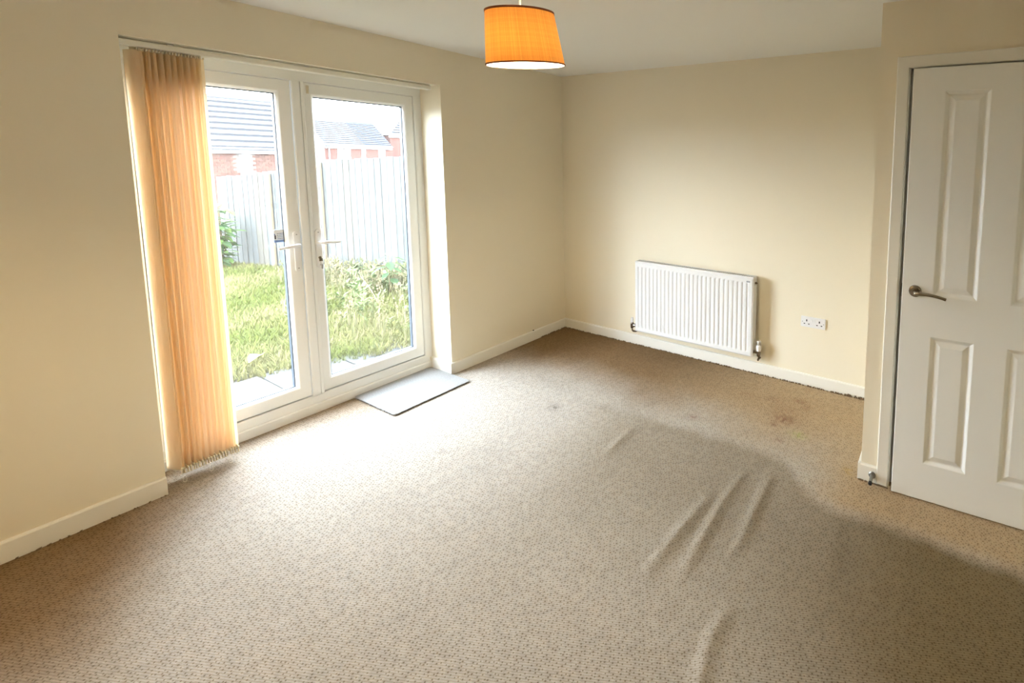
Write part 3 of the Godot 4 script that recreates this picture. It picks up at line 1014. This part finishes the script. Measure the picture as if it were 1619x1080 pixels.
# ------------------------------------------------------------------ radiator
func radiator() -> void:
	var w: Material = mats["radiator white"]
	var x0 := 0.931
	var x1 := 2.036
	var y0 := 0.163
	var y1 := 0.776
	var R := thing("radiator", "white ribbed panel radiator on the far wall", "radiator", Vector3((x0 + x1) * 0.5, 0, 0))
	var o := -R.position
	# pressed front panel
	var n := 27
	var m := Mb.new()
	var xs := [x0, x0 + 0.012]
	var dz := [-0.006, 0.0]
	var pitch := (x1 - x0 - 0.05) / n
	for k in n:
		var a := x0 + 0.025 + k * pitch
		for q in [[0.08, 0.0], [0.16, -0.25], [0.26, -0.8], [0.34, -1.0], [0.42, -1.0], [0.50, -0.8], [0.60, -0.25], [0.68, 0.0]]:
			xs.append(a + q[0] * pitch)
			dz.append(q[1] * 0.0048)
	xs.append(x1 - 0.012)
	dz.append(0.0)
	xs.append(x1)
	dz.append(-0.006)
	var ys := [y0, y0 + 0.01, y0 + 0.036, y0 + 0.05, y1 - 0.05, y1 - 0.036, y1 - 0.01, y1]
	var amp := [0.0, 0.0, 0.0, 1.0, 1.0, 0.0, 0.0, 0.0]
	var edge := [-0.006, 0.0, 0.0, 0.0, 0.0, 0.0, 0.0, -0.006]
	var zf := 0.1
	for i in xs.size() - 1:
		for j in ys.size() - 1:
			var P := func(a: int, b: int) -> Vector3:
				var side: float = dz[a] if a < 2 or a > xs.size() - 3 else dz[a] * amp[b]
				return o + Vector3(xs[a], ys[b], zf + minf(side, edge[b]) if edge[b] < 0.0 else zf + side)
			m.quad(P.call(i, j), P.call(i + 1, j), P.call(i + 1, j + 1), P.call(i, j + 1), Vector3(0, 0, 1))
	m.ring(x0, x1, y0, y1, [Vector2(0.0, -0.014), Vector2(0, -0.006)], func(a: float, b: float, d: float) -> Vector3: return o + Vector3(a, b, zf + d))
	part("front_panel", m, w, R)
	m = Mb.new()
	m.box(o + Vector3(x0, y0 + 0.01, 0.032), o + Vector3(x1, y1 - 0.004, 0.044), 0.004)
	part("back_panel", m, w, R)
	for x in [x0 + 0.002, x1 - 0.006]:
		m = Mb.new()
		m.box(o + Vector3(x, y0 + 0.03, 0.036), o + Vector3(x + 0.004, y1 + 0.002, 0.093), 0.001)
		part("side_panel", m, w, R)
	m = Mb.new()
	m.box(o + Vector3(x0, y1 - 0.002, 0.036), o + Vector3(x1, y1 + 0.004, 0.043), 0.001)
	m.box(o + Vector3(x0, y1 - 0.002, 0.083), o + Vector3(x1, y1 + 0.004, 0.094), 0.001)
	for k in 56:
		var a := x0 + 0.008 + k * (x1 - x0 - 0.02) / 55.0
		m.box(o + Vector3(a, y1 - 0.001, 0.042), o + Vector3(a + 0.006, y1 + 0.003, 0.084))
	part("top_grille", m, w, R)
	m = Mb.new()
	for k in 70:
		var a := x0 + 0.03 + k * (x1 - x0 - 0.06) / 69.0
		m.box(o + Vector3(a, y0 + 0.05, 0.044), o + Vector3(a + 0.0015, y1 - 0.05, 0.084))
	var fins := part("convector_fins", m, w, R)
	fins.set_meta("kind", "stuff")
	for x in [x0 + 0.15, x1 - 0.15]:
		m = Mb.new()
		m.box(o + Vector3(x, y0 + 0.05, 0.0), o + Vector3(x + 0.04, y1 - 0.05, 0.034), 0.003)
		part("wall_bracket", m, mats["steel"], R)
	m = Mb.new()
	m.box(o + Vector3(x1 - 0.058, y1 - 0.038, 0.0995), o + Vector3(x1 - 0.030, y1 - 0.026, 0.1025), 0.001)
	part("maker_badge", m, mat("badge grey", c8(170, 174, 178), 0.4), R)
	m = Mb.new()
	m.lathe([Vector2(0.009, 0), Vector2(0.009, 0.012), Vector2(0.004, 0.013), Vector2(0.004, 0.018), Vector2(0, 0.018)], 12, Transform3D(Basis(Vector3(0, 0, 1), -PI / 2), o + Vector3(x1 - 0.002, y1 - 0.045, 0.062)))
	part("bleed_valve", m, mats["old brass"], R)
	# left lockshield valve
	var zc := 0.062
	var lx := x0 - 0.06
	var ly := 0.195
	m = Mb.new()
	m.sweep([o + Vector3(x0 + 0.004, ly, zc), o + Vector3(lx + 0.018, ly, zc)], [Vector2(0.012, 0.012)], 12)
	m.lathe([Vector2(0, -0.028), Vector2(0.013, -0.028), Vector2(0.015, -0.01), Vector2(0.015, 0.014), Vector2(0.012, 0.026), Vector2(0, 0.026)], 16, Transform3D(Basis(), o + Vector3(lx, ly, zc)))
	m.lathe([Vector2(0.011, 0), Vector2(0.017, 0.002), Vector2(0.017, 0.018), Vector2(0.011, 0.02)], 6, Transform3D(Basis(Vector3(0, 0, 1), -PI / 2), o + Vector3(lx + 0.022, ly, zc)))
	part("lockshield_valve", m, mats["chrome"], R)
	m = Mb.new()
	m.lathe([Vector2(0.013, 0.026), Vector2(0.013, 0.028), Vector2(0.0115, 0.062), Vector2(0.008, 0.066), Vector2(0, 0.066)], 16, Transform3D(Basis(), o + Vector3(lx, ly, zc)))
	part("valve_cap", m, mats["plastic white"], R)
	m = Mb.new()
	m.sweep([o + Vector3(lx, ly - 0.024, zc), o + Vector3(lx, ly - 0.045, zc), o + Vector3(lx + 0.008, ly - 0.058, zc - 0.006), o + Vector3(lx + 0.02, ly - 0.062, zc - 0.02), o + Vector3(lx + 0.028, ly - 0.06, zc - 0.045), o + Vector3(lx + 0.028, ly - 0.06, 0.0)], [Vector2(0.0078, 0.0078)], 12)
	part("pipe", m, mats["old brass"], R)
	# right thermostatic valve
	var rx := x1 + 0.038
	m = Mb.new()
	m.sweep([o + Vector3(x1 - 0.004, ly, zc), o + Vector3(rx, ly, zc)], [Vector2(0.012, 0.012)], 12)
	m.lathe([Vector2(0, -0.028), Vector2(0.013, -0.028), Vector2(0.016, -0.012), Vector2(0.016, 0.014), Vector2(0.0, 0.014)], 16, Transform3D(Basis(), o + Vector3(rx, ly, zc)))
	part("thermostatic_valve", m, mats["chrome"], R)
	m = Mb.new()
	var head := Transform3D(Basis(), o + Vector3(rx, ly + 0.012, zc))
	m.lathe([Vector2(0.014, 0.0), Vector2(0.0185, 0.003), Vector2(0.0185, 0.016), Vector2(0.021, 0.019), Vector2(0.0225, 0.03), Vector2(0.021, 0.044), Vector2(0.0165, 0.052), Vector2(0.0165, 0.078), Vector2(0.014, 0.082), Vector2(0, 0.082)], 24, head)
	var hd := part("valve_head", m, mats["plastic white"], R)
	m = Mb.new()
	for k in 10:
		var a := TAU * k / 10.0
		var c: Vector3 = head * Vector3(cos(a) * 0.0166, 0.062, sin(a) * 0.0166)
		m.box(Vector3(-0.0012, -0.012, -0.0012), Vector3(0.0012, 0.012, 0.0012), 0.0, Transform3D(Basis(Vector3.UP, -a), c))
	part("slots", m, mat("slot grey", c8(120, 120, 118), 0.6), hd)
	m = Mb.new()
	m.sweep([o + Vector3(rx, ly - 0.024, zc), o + Vector3(rx, ly - 0.05, zc), o + Vector3(rx - 0.006, ly - 0.063, zc - 0.006), o + Vector3(rx - 0.012, ly - 0.067, zc - 0.02), o + Vector3(rx - 0.012, ly - 0.067, 0.0)], [Vector2(0.0078, 0.0078)], 12)
	part("pipe", m, mats["old brass"], R)

func socket() -> void:
	var S := thing("wall_socket", "white double wall socket to the right of the radiator", "socket", Vector3(2.472, 0.482, 0))
	var w: Material = mats["plastic white"]
	var at := func(a: float, b: float, d: float) -> Vector3: return Vector3(a, b, d)
	var m := Mb.new()
	m.prism(rounded(0, 0, 0.0905, 0.0385, 0.005), 0.0, 0.007, at)
	m.prism(rounded(0, 0, 0.0885, 0.0365, 0.004), 0.007, 0.0095, at)
	var F := part("face_plate", m, w, S)
	for s in [-1.0, 1.0]:
		var c: float = s * 0.047
		for q in [[-0.004, 0.004, 0.004, 0.019], [-0.022, -0.011, -0.017, -0.0105], [0.011, 0.022, -0.017, -0.0105]]:
			m = Mb.new()
			m.box(Vector3(c + q[0], q[2], 0.009), Vector3(c + q[1], q[3], 0.0099))
			part("pin_slot", m, mats["dark hole"], F)
	for s in [-1.0, 1.0]:
		m = Mb.new()
		m.box(Vector3(s * 0.011 - 0.0085, 0.006, 0.009), Vector3(s * 0.011 + 0.0085, 0.027, 0.0125), 0.002, Transform3D(Basis(Vector3(1, 0, 0), 0.08), Vector3.ZERO))
		part("switch", m, w, S)
	for s in [-1.0, 1.0]:
		m = Mb.new()
		m.lathe([Vector2(0.0035, 0), Vector2(0.0035, 0.0006), Vector2(0, 0.0008)], 12, Transform3D(Basis(Vector3(1, 0, 0), PI / 2), Vector3(s * 0.078, 0, 0.0095)))
		part("screw", m, mats["steel"], S)

# ------------------------------------------------------------------ vertical blind
func blind() -> void:
	var Bn := thing("vertical_blind", "peach vertical blind drawn back in a stack at the left of the french doors", "blind", Vector3(-0.085, 0, 2.32))
	var o := -Bn.position
	var rail := Mb.new()
	rail.prism(PackedVector2Array([Vector2(-0.046, 2.110), Vector2(-0.044, 2.113), Vector2(-0.044, 2.133), Vector2(-0.047, 2.136), Vector2(-0.088, 2.136), Vector2(-0.091, 2.133), Vector2(-0.091, 2.110), Vector2(-0.074, 2.110), Vector2(-0.074, 2.114), Vector2(-0.062, 2.114), Vector2(-0.062, 2.110)]), 1.146, 2.462, func(a: float, b: float, d: float) -> Vector3: return o + Vector3(a, b, d))
	part("headrail", rail, mats["white gloss"], Bn, "white aluminium headrail")
	rail = Mb.new()
	rail.box(o + Vector3(-0.092, 2.109, 1.143), o + Vector3(-0.043, 2.137, 1.1475), 0.001)
	part("end_cap", rail, mats["plastic white"], Bn)
	for z in [1.35, 1.8, 2.3]:
		rail = Mb.new()
		rail.box(o + Vector3(-0.075, 2.136, z), o + Vector3(-0.058, OPEN_TOP, z + 0.02), 0.001)
		part("bracket", rail, mats["plastic white"], Bn)
	var cloth := mat("peach blind fabric", c8(252, 244, 231), 0.85)
	cloth.backlight_enabled = true
	cloth.backlight = Color(1.04, 0.98, 0.87)
	cloth.vertex_color_use_as_albedo = true
	var n := 22
	for k in n:
		var z := 2.214 + k * 0.00975 + rng.randf_range(-0.0008, 0.0008)
		var lean := 0.0
		var hang := rng.randf_range(-0.0015, 0.0015)
		var yaw := deg_to_rad(rng.randf_range(-2.0, 2.0) - 2.0)
		var m := Mb.new()
		var cols := 8
		var rows := 10
		var y0 := 0.066
		var y1 := 2.098
		if k == n - 1:
			yaw = deg_to_rad(-22.0)
		var curve := rng.randf_range(0.004, 0.007) * (1.0 if k % 2 else -0.6)
		var P := func(i: int, j: int) -> Vector3:
			var a := -0.0445 + 0.089 * i / cols
			var t := float(j) / rows
			var bow := curve * (1.0 - pow(a / 0.0445, 2.0)) + hang * sin(t * 5.0 + k)
			var q := Vector3(a * cos(yaw), lerpf(y0, y1, t), a * sin(yaw) + bow)
			return o + Vector3(-0.085, 0, z) + q
		for i in cols:
			for j in rows:
				m.quad(P.call(i, j), P.call(i + 1, j), P.call(i + 1, j + 1), P.call(i, j + 1), Vector3(0, 0, 1))
		var S := part("slat", m, cloth, Bn)
		# stitched pocket with its weight, and the carrier clip above
		m = Mb.new()
		m.box(Vector3(-0.042, 0.058, -0.0012), Vector3(0.042, 0.078, 0.0012), 0.001, Transform3D(Basis(Vector3.UP, -yaw), o + Vector3(-0.085, 0, z + 0.001)))
		m.box(Vector3(0.036, 0.046, -0.0015), Vector3(0.0475, 0.074, 0.0015), 0.001, Transform3D(Basis(Vector3.UP, -yaw), o + Vector3(-0.085, 0, z + 0.001)))
		m.box(Vector3(0.041, 0.071, -0.003), Vector3(0.049, 0.077, 0.003), 0.001, Transform3D(Basis(Vector3.UP, -yaw), o + Vector3(-0.085, 0, z + 0.001)))
		part("bottom_weight", m, mat("ivory plastic", c8(226, 216, 190), 0.35), S)
		m = Mb.new()
		m.box(Vector3(-0.012, 2.095, -0.0015), Vector3(0.012, 2.112, 0.0015), 0.001, Transform3D(Basis(Vector3.UP, -yaw), o + Vector3(-0.085, 0, z)))
		m.box(Vector3(0.030, 2.092, -0.0015), Vector3(0.0455, 2.102, 0.0018), 0.001, Transform3D(Basis(Vector3.UP, -yaw), o + Vector3(-0.085, 0, z)))
		part("carrier_clip", m, mats["ivory plastic"], S)
	# bead chain between the weights, with three slack loops
	var chain := Mb.new()
	for k in n - 1:
		var z := 2.214 + k * 0.00975
		var drop := 0.006
		if k in [3, 10, 19]:
			drop = 0.045
		var steps := 5 if drop < 0.02 else 16
		for q in steps:
			var t := float(q) / steps
			var p := o + Vector3(-0.038 + 0.012 * sin(t * PI) * (1.0 if drop > 0.02 else 0.2), 0.052 - drop * sin(t * PI), z + 0.00975 * t + (0.008 * sin(t * TAU) if drop > 0.02 else 0.0))
			chain.lathe([Vector2(0, -0.0019), Vector2(0.0019, 0), Vector2(0, 0.0019)], 6, Transform3D(Basis(), p))
	part("bead_chain", chain, mats["ivory plastic"], Bn)

func door_mat() -> void:
	var M := thing("door_mat", "pale grey doormat lying on the carpet below the french doors", "mat", Vector3(0.0, 0, 1.372))
	var pile := mat("grey mat pile", c8(184, 183, 181), 0.95)
	pile.uv1_triplanar = true
	pile.uv1_scale = Vector3(5, 5, 5)
	pile.albedo_texture = noise_tex(0.09, 256, false, 1.0, 4, 0.82)
	pile.heightmap_enabled = true
	pile.heightmap_texture = noise_tex(0.12, 512, false, 1.0, 4)
	pile.heightmap_scale = 0.5
	pile.rim_enabled = true
	pile.rim = 0.2
	var xf := Transform3D(Basis(Vector3.UP, deg_to_rad(0.6)), Vector3(0, 0, 0))
	var at := func(a: float, b: float, d: float) -> Vector3: return xf * Vector3(a, d, b)
	var out := PackedVector2Array()
	var base := rounded(0.004, 0.0, 0.236, 0.247, 0.022, 6)
	for k in base.size():
		var a := base[k]
		var b := base[(k + 1) % base.size()]
		var n := maxi(1, int(a.distance_to(b) / 0.012))
		for i in n:
			var p := a.lerp(b, float(i) / n)
			var q := (p / Vector2(0.236, 0.247)).normalized()
			out.append(p + (q * rng.randf_range(-0.0022, 0.0018) if p.x > 0.05 else Vector2.ZERO))
	var m := Mb.new()
	m.prism(base, 0.003, 0.007, at)
	part("rubber_backing", m, mat("dark backing", c8(86, 82, 78), 0.9), M)
	m = Mb.new()
	m.prism(out, 0.007, 0.0125, at)
	part("pile", m, pile, M)
	m = Mb.new()
	for k in 60:
		var i := rng.randi() % out.size()
		if out[i].x < 0.1 and out[i].y < 0.2:
			continue
		var p := out[i]
		var q := (p / Vector2(0.236, 0.247)).normalized() * 0.006
		m.sweep([at.call(p.x - q.x * 0.3, p.y - q.y * 0.3, 0.010), at.call(p.x + q.x * 0.5, p.y + q.y * 0.5, 0.0105), at.call(p.x + q.x, p.y + q.y, 0.005)], [Vector2(0.0022, 0.0022), Vector2(0.002, 0.002), Vector2(0.001, 0.001)], 5)
	var fr := part("frayed_edge", m, pile, M)
	fr.set_meta("kind", "stuff")

func small_things() -> void:
	# rubber-tipped door stop on the skirting
	var D := thing("door_stop", "grey metal door stop with black rubber tip on the short skirting", "door stop", Vector3(3.027, 0.043, PART_Z + 0.015))
	var B := Basis(Vector3(1, 0, 0), PI / 2)
	var m := Mb.new()
	m.lathe([Vector2(0.0185, 0), Vector2(0.0185, 0.002), Vector2(0.015, 0.007), Vector2(0.009, 0.009), Vector2(0.0085, 0.06), Vector2(0.0, 0.06)], 24, Transform3D(B, Vector3.ZERO))
	part("metal_post", m, mat("dull zinc", c8(150, 150, 146), 0.4, 0.8), D)
	m = Mb.new()
	m.lathe([Vector2(0.0085, 0.06), Vector2(0.0092, 0.062), Vector2(0.0092, 0.071), Vector2(0.007, 0.074), Vector2(0, 0.074)], 20, Transform3D(B, Vector3.ZERO))
	part("rubber_tip", m, mats["rubber"], D)
	# key left in the lock
	var K := thing("key", "small key hanging in the lock of the right-hand french door", "key", Vector3(FRAME_X + 0.0135, 0.980, 1.747))
	m = Mb.new()
	m.box(Vector3(0.0, -0.0035, -0.001), Vector3(0.012, 0.0035, 0.001), 0.0005)
	m.prism(rounded(0.019, 0.0, 0.010, 0.0095, 0.0085, 6), -0.0012, 0.0012, func(a: float, b: float, d: float) -> Vector3: return Vector3(a, b, d))
	part("bow", m, mats["old brass"], K)
	m = Mb.new()
	var ring := []
	for k in 15:
		var a := TAU * k / 14.0
		ring.append(Vector3(0.022 + 0.004 * cos(a), -0.017 + 0.013 * sin(a), 0.009 * cos(a)))
	m.sweep(ring, [Vector2(0.0009, 0.0009)], 6, Vector3(0.9, 0.1, 0.3), false)
	part("key_ring", m, mats["steel"], K)
	m = Mb.new()
	m.box(Vector3(0.018, -0.058, -0.0045), Vector3(0.0205, -0.028, 0.0045), 0.001)
	part("spare_blade", m, mats["steel"], K)
	# sticker on the glass of the left leaf
	var n := 96
	var im := Image.create_empty(n, n, false, Image.FORMAT_RGB8)
	im.fill(Color8(232, 236, 242))
	var blue := Color8(52, 84, 150)
	im.fill_rect(Rect2i(0, 78, n, 18), Color8(110, 140, 196))
	im.fill_rect(Rect2i(6, 40, 14, 30), Color8(60, 62, 80))
	im.fill_rect(Rect2i(4, 30, 10, 8), blue)
	var r := RandomNumberGenerator.new()
	r.seed = 9
	for row in 4:
		var x := 30
		while x < 88:
			var w := 4 + r.randi() % 9
			im.fill_rect(Rect2i(x, 26 + row * 13, mini(w, 90 - x), 6), [blue, Color8(90, 120, 180), Color8(70, 80, 110)][r.randi() % 3])
			x += w + 4
	var sm := mat("sticker print", Color.WHITE, 0.5)
	sm.albedo_texture = ImageTexture.create_from_image(im)
	m = Mb.new()
	m.box(Vector3(0.0, -0.037, -0.0225), Vector3(0.0006, 0.037, 0.0225))
	m.t.clear()
	for p in m.v:
		m.t.push_back(Vector2(0.5 - p.z / 0.045, 0.5 - p.y / 0.074))
	var st := part("window_sticker", m, sm)
	st.position = Vector3(FRAME_X - 0.0172, 1.150, 1.9195)
	tag(st, "small blue and white printed sticker on the left glass beside the handle", "sticker")
	# cable clip left on the skirting top
	m = Mb.new()
	m.sweep([Vector3(0.0, -0.006, 0), Vector3(0.012, 0.0, 0), Vector3(0.018, 0.004, 0.002)], [Vector2(0.0035, 0.0035), Vector2(0.004, 0.004), Vector2(0.0015, 0.0015)], 8)
	var cl := part("cable_stub", m, mats["rubber"])
	cl.position = Vector3(0.002, 0.094, 0.379)
	tag(cl, "tiny dark cable stub above the skirting near the far corner", "cable")

# ------------------------------------------------------------------ plants
func blade(m: Mb, root: Vector3, h: float, w: float, lean: Vector3, col: Color) -> void:
	m.tint = col
	var side := Vector3(lean.z, 0, -lean.x).normalized() * w
	var mid := root + Vector3(0, h * 0.6, 0) + lean * 0.35
	var tip := root + Vector3(0, h, 0) + lean
	m.quad(root - side, root + side, mid + side * 0.8, mid - side * 0.8, Vector3(lean.z, 0.3, lean.x))
	m.tri(mid - side * 0.8, mid + side * 0.8, tip, Vector3(lean.z, 0.3, lean.x))

func leaf_mesh(L: float, W: float, fold := 0.25) -> ArrayMesh:
	var m := Mb.new()
	var prof := [[0.0, 0.06], [0.18, 0.62], [0.42, 1.0], [0.7, 0.72], [0.9, 0.28], [1.0, 0.0]]
	for k in prof.size() - 1:
		var a: Array = prof[k]
		var b: Array = prof[k + 1]
		var pa := Vector3(0, -0.25 * L * pow(a[0], 2.0), L * a[0])
		var pb := Vector3(0, -0.25 * L * pow(b[0], 2.0), L * b[0])
		for s in [-1.0, 1.0]:
			var wa := Vector3(s * W * 0.5 * a[1], fold * W * 0.5 * a[1], 0)
			var wb := Vector3(s * W * 0.5 * b[1], fold * W * 0.5 * b[1], 0)
			m.quad(pa, pa + wa, pb + wb, pb, Vector3.UP)
	return m.mesh()

func ground_y(x: float) -> float:
	return -0.13 if x > -2.0 else -0.13 - (-2.0 - x) * 0.005

func scatter(called: String, m: Mesh, material: Material, spots: Array, label: String) -> void:
	var mm := MultiMesh.new()
	mm.transform_format = MultiMesh.TRANSFORM_3D
	mm.use_colors = true
	mm.mesh = m
	mm.instance_count = spots.size()
	for i in spots.size():
		mm.set_instance_transform(i, spots[i][0])
		mm.set_instance_color(i, spots[i][1])
	var o := MultiMeshInstance3D.new()
	o.name = called
	o.multimesh = mm
	o.material_override = material
	add_named(o, self)
	tag(o, label, "grass" if called.contains("grass") else "plants", "", "stuff")

func lawn_edge(z: float) -> float:      # where the lawn has crept over the paving
	return clampf(-1.6 + (1.8 - z) * 0.62, -1.75, -0.55)

func spot(x: float, z: float, s: float, col: Color) -> Array:
	return [Transform3D(Basis(Vector3.UP, rng.randf() * TAU).scaled(Vector3(s, s * rng.randf_range(0.8, 1.25), s)), Vector3(x, ground_y(x), z)), col]

func plants() -> void:
	var gm := mat("grass blade", Color.WHITE, 0.7)
	gm.vertex_color_use_as_albedo = true
	gm.backlight_enabled = true
	gm.backlight = Color(0.6, 0.6, 0.6)
	gm.metallic_specular = 0.15
	var tuft := Mb.new()
	for k in 9:
		var a := rng.randf() * TAU
		var r := rng.randf_range(0.0, 0.03)
		blade(tuft, Vector3(cos(a * 3.1) * r, 0, sin(a * 3.1) * r), rng.randf_range(0.05, 0.11), 0.003, Vector3(cos(a), 0, sin(a)) * rng.randf_range(0.02, 0.07), Color(1, 1, 1))
	var tm := tuft.mesh()
	var spots := []
	var patch := FastNoiseLite.new()
	patch.seed = 21
	patch.frequency = 0.9
	for k in 60000:
		var x := rng.randf_range(-7.6, -0.5)
		var z := rng.randf_range(-1.1, 3.6)
		var fz := 0.335 - (x + 7.22) * 0.2045
		if z < fz + 0.06 or x > lawn_edge(z) + rng.randf_range(-0.15, 0.1):
			continue
		var p := patch.get_noise_2d(x, z)
		var dry := clampf(0.35 + p * 0.9 + rng.randf_range(-0.25, 0.25), 0.0, 1.0)
		var col := Color(0.070, 0.084, 0.018).lerp(Color(0.155, 0.138, 0.062), dry)
		spots.append(spot(x, z, rng.randf_range(0.45, 1.05), col))
	scatter("grass", tm, gm, spots, "overgrown yellow-green lawn between the paving and the fence")
	# tall dry stems and rough weeds on the right, in front of the fence
	var stalk := Mb.new()
	for k in 5:
		var a := rng.randf() * TAU
		var lean := Vector3(cos(a), 0, sin(a)) * rng.randf_range(0.03, 0.14)
		blade(stalk, Vector3.ZERO, rng.randf_range(0.2, 0.38), 0.003, lean, Color(1, 1, 1))
		stalk.tint = Color(0.9, 0.85, 0.8)
		for q in 3:
			var t := rng.randf_range(0.7, 1.0)
			stalk.box(Vector3(-0.006, -0.006, -0.006), Vector3(0.006, 0.006, 0.006), 0.002, Transform3D(Basis(Vector3.UP, a), lean * t + Vector3(0, 0.3 * t, 0)))
	spots = []
	for k in 1000:
		var x := rng.randf_range(-4.8, -0.6)
		var fz := 0.335 - (x + 7.22) * 0.2045
		var z := fz + 0.08 + pow(rng.randf(), 1.4) * 1.7
		if (z > fz + 0.75 and (x < -3.4 or rng.randf() < 0.75)) or x > lawn_edge(z):
			continue
		var tan := Color(0.22, 0.185, 0.12).lerp(Color(0.10, 0.105, 0.045), rng.randf())
		spots.append(spot(x, z, rng.randf_range(0.5, 1.05), tan))
	scatter("seeding_grass", stalk.mesh(), gm, spots, "tall straw-coloured seeding grass along the foot of the fence")
	var weed := Mb.new()
	for k in 14:
		var a := rng.randf() * TAU
		var y := rng.randf_range(0.03, 0.26)
		var d := Vector3(cos(a), rng.randf_range(-0.1, 0.5), sin(a))
		var r := Vector3(cos(a * 2.3), 0, sin(a * 2.3)) * 0.03 + Vector3(0, y, 0)
		blade(weed, r, 0.03, 0.016, d * rng.randf_range(0.05, 0.08), Color(1, 1, 1))
		blade(weed, r - Vector3(0, y, 0), y, 0.002, (r - Vector3(0, y, 0)) * 0.2 + Vector3(0.001, 0, 0), Color(0.8, 0.8, 0.6))
	spots = []
	for k in 620:
		var x := rng.randf_range(-4.2, -0.6)
		var fz := 0.335 - (x + 7.22) * 0.2045
		var z := fz + 0.1 + pow(rng.randf(), 1.2) * 1.5
		if (z > fz + 0.55 and (x < -3.2 or rng.randf() < 0.7)) or x > lawn_edge(z) + 0.1:
			continue
		var g := Color(0.070, 0.100, 0.036).lerp(Color(0.150, 0.156, 0.080), rng.randf())
		spots.append(spot(x, z, rng.randf_range(0.45, 1.1), g))
	scatter("low_weeds", weed.mesh(), gm, spots, "tangle of low green weeds in front of the right half of the fence")
	# broad-leaved shrub at the far end of the fence
	var S := thing("shrub", "broad-leaved green shrub at the far end of the fence", "shrub", Vector3(-6.62, -0.15, 0.58))
	var m := Mb.new()
	var ends := []
	for k in 9:
		var a := TAU * k / 9.0 + rng.randf() * 0.4
		var r := rng.randf_range(0.05, 0.22)
		var hh := rng.randf_range(0.55, 1.12)
		var tip := Vector3(cos(a) * r, hh, sin(a) * r)
		m.sweep([Vector3(cos(a) * 0.03, 0, sin(a) * 0.03), tip * 0.5 + Vector3(cos(a), 0, sin(a)) * 0.05, tip], [Vector2(0.012, 0.012), Vector2(0.009, 0.009), Vector2(0.004, 0.004)], 6)
		ends.append(tip)
	part("stems", m, mat("brown stem", c8(96, 84, 60), 0.9), S)
	var lm := [leaf_mesh(0.17, 0.09), leaf_mesh(0.13, 0.07), leaf_mesh(0.19, 0.095, 0.4)]
	var greens := []
	for k in 4:
		var g := mat("shrub leaf %d" % k, [c8(46, 66, 34), c8(32, 52, 30), c8(66, 86, 40), c8(40, 60, 40)][k], 0.5)
		g.backlight_enabled = true
		g.backlight = Color(0.5, 0.6, 0.4)
		g.metallic_specular = 0.25
		greens.append(g)
	for k in 290:
		var e: Vector3 = ends[rng.randi() % ends.size()]
		var t := rng.randf_range(0.22, 1.04)
		var a := rng.randf() * TAU
		var lf := part("leaf", lm[rng.randi() % 3], greens[rng.randi() % 4], S)
		var p := e * t + Vector3(cos(a), 0, sin(a)) * rng.randf_range(0.0, 0.10)
		lf.transform = Transform3D(Basis(Vector3.UP, PI / 2 - a) * Basis(Vector3(1, 0, 0), rng.randf_range(-0.5, 0.5)), p)
	# one tall weed with separate drooping leaves, right pane
	var T := thing("tall_weed", "tall thin-stemmed weed with drooping leaves standing before the right fence", "weed", Vector3(-2.95, -0.135, 0.06))
	m = Mb.new()
	m.sweep([Vector3.ZERO, Vector3(0.01, 0.3, 0.01), Vector3(-0.015, 0.56, 0.0)], [Vector2(0.006, 0.006), Vector2(0.005, 0.005), Vector2(0.003, 0.003)], 6)
	part("stem", m, mats["brown stem"], T)
	for k in 13:
		var a := k * 2.4
		var y := 0.24 + k * 0.026
		var lf := part("leaf", lm[1 if k % 2 else 0], greens[[1, 3][k % 2]], T)
		lf.transform = Transform3D(Basis(Vector3.UP, PI / 2 - a) * Basis(Vector3(1, 0, 0), 0.25), Vector3(cos(a) * 0.03, y, sin(a) * 0.03))
	# bare canes and a dead leaf
	m = Mb.new()
	m.sweep([Vector3(0, 0, 0), Vector3(0.0, 0.22, 0.08), Vector3(0.0, 0.42, 0.18)], [Vector2(0.004, 0.004), Vector2(0.003, 0.003), Vector2(0.001, 0.001)], 6)
	var cane := part("dry_cane", m, mat("straw", c8(190, 172, 130), 0.9))
	cane.position = Vector3(-2.6, -0.13, 0.34)
	tag(cane, "single pale dry cane leaning among the weeds in the right pane", "cane")
	var dead := part("dead_leaf", leaf_mesh(0.2, 0.09, 0.6), mat("dead leaf", c8(214, 184, 150), 0.8))
	dead.transform = Transform3D(Basis(Vector3.UP, 0.9) * Basis(Vector3(1, 0, 0), -0.35), Vector3(-1.80, -0.05, 1.58))
	tag(dead, "pale curled dead leaf on the grass near the paving", "leaf")
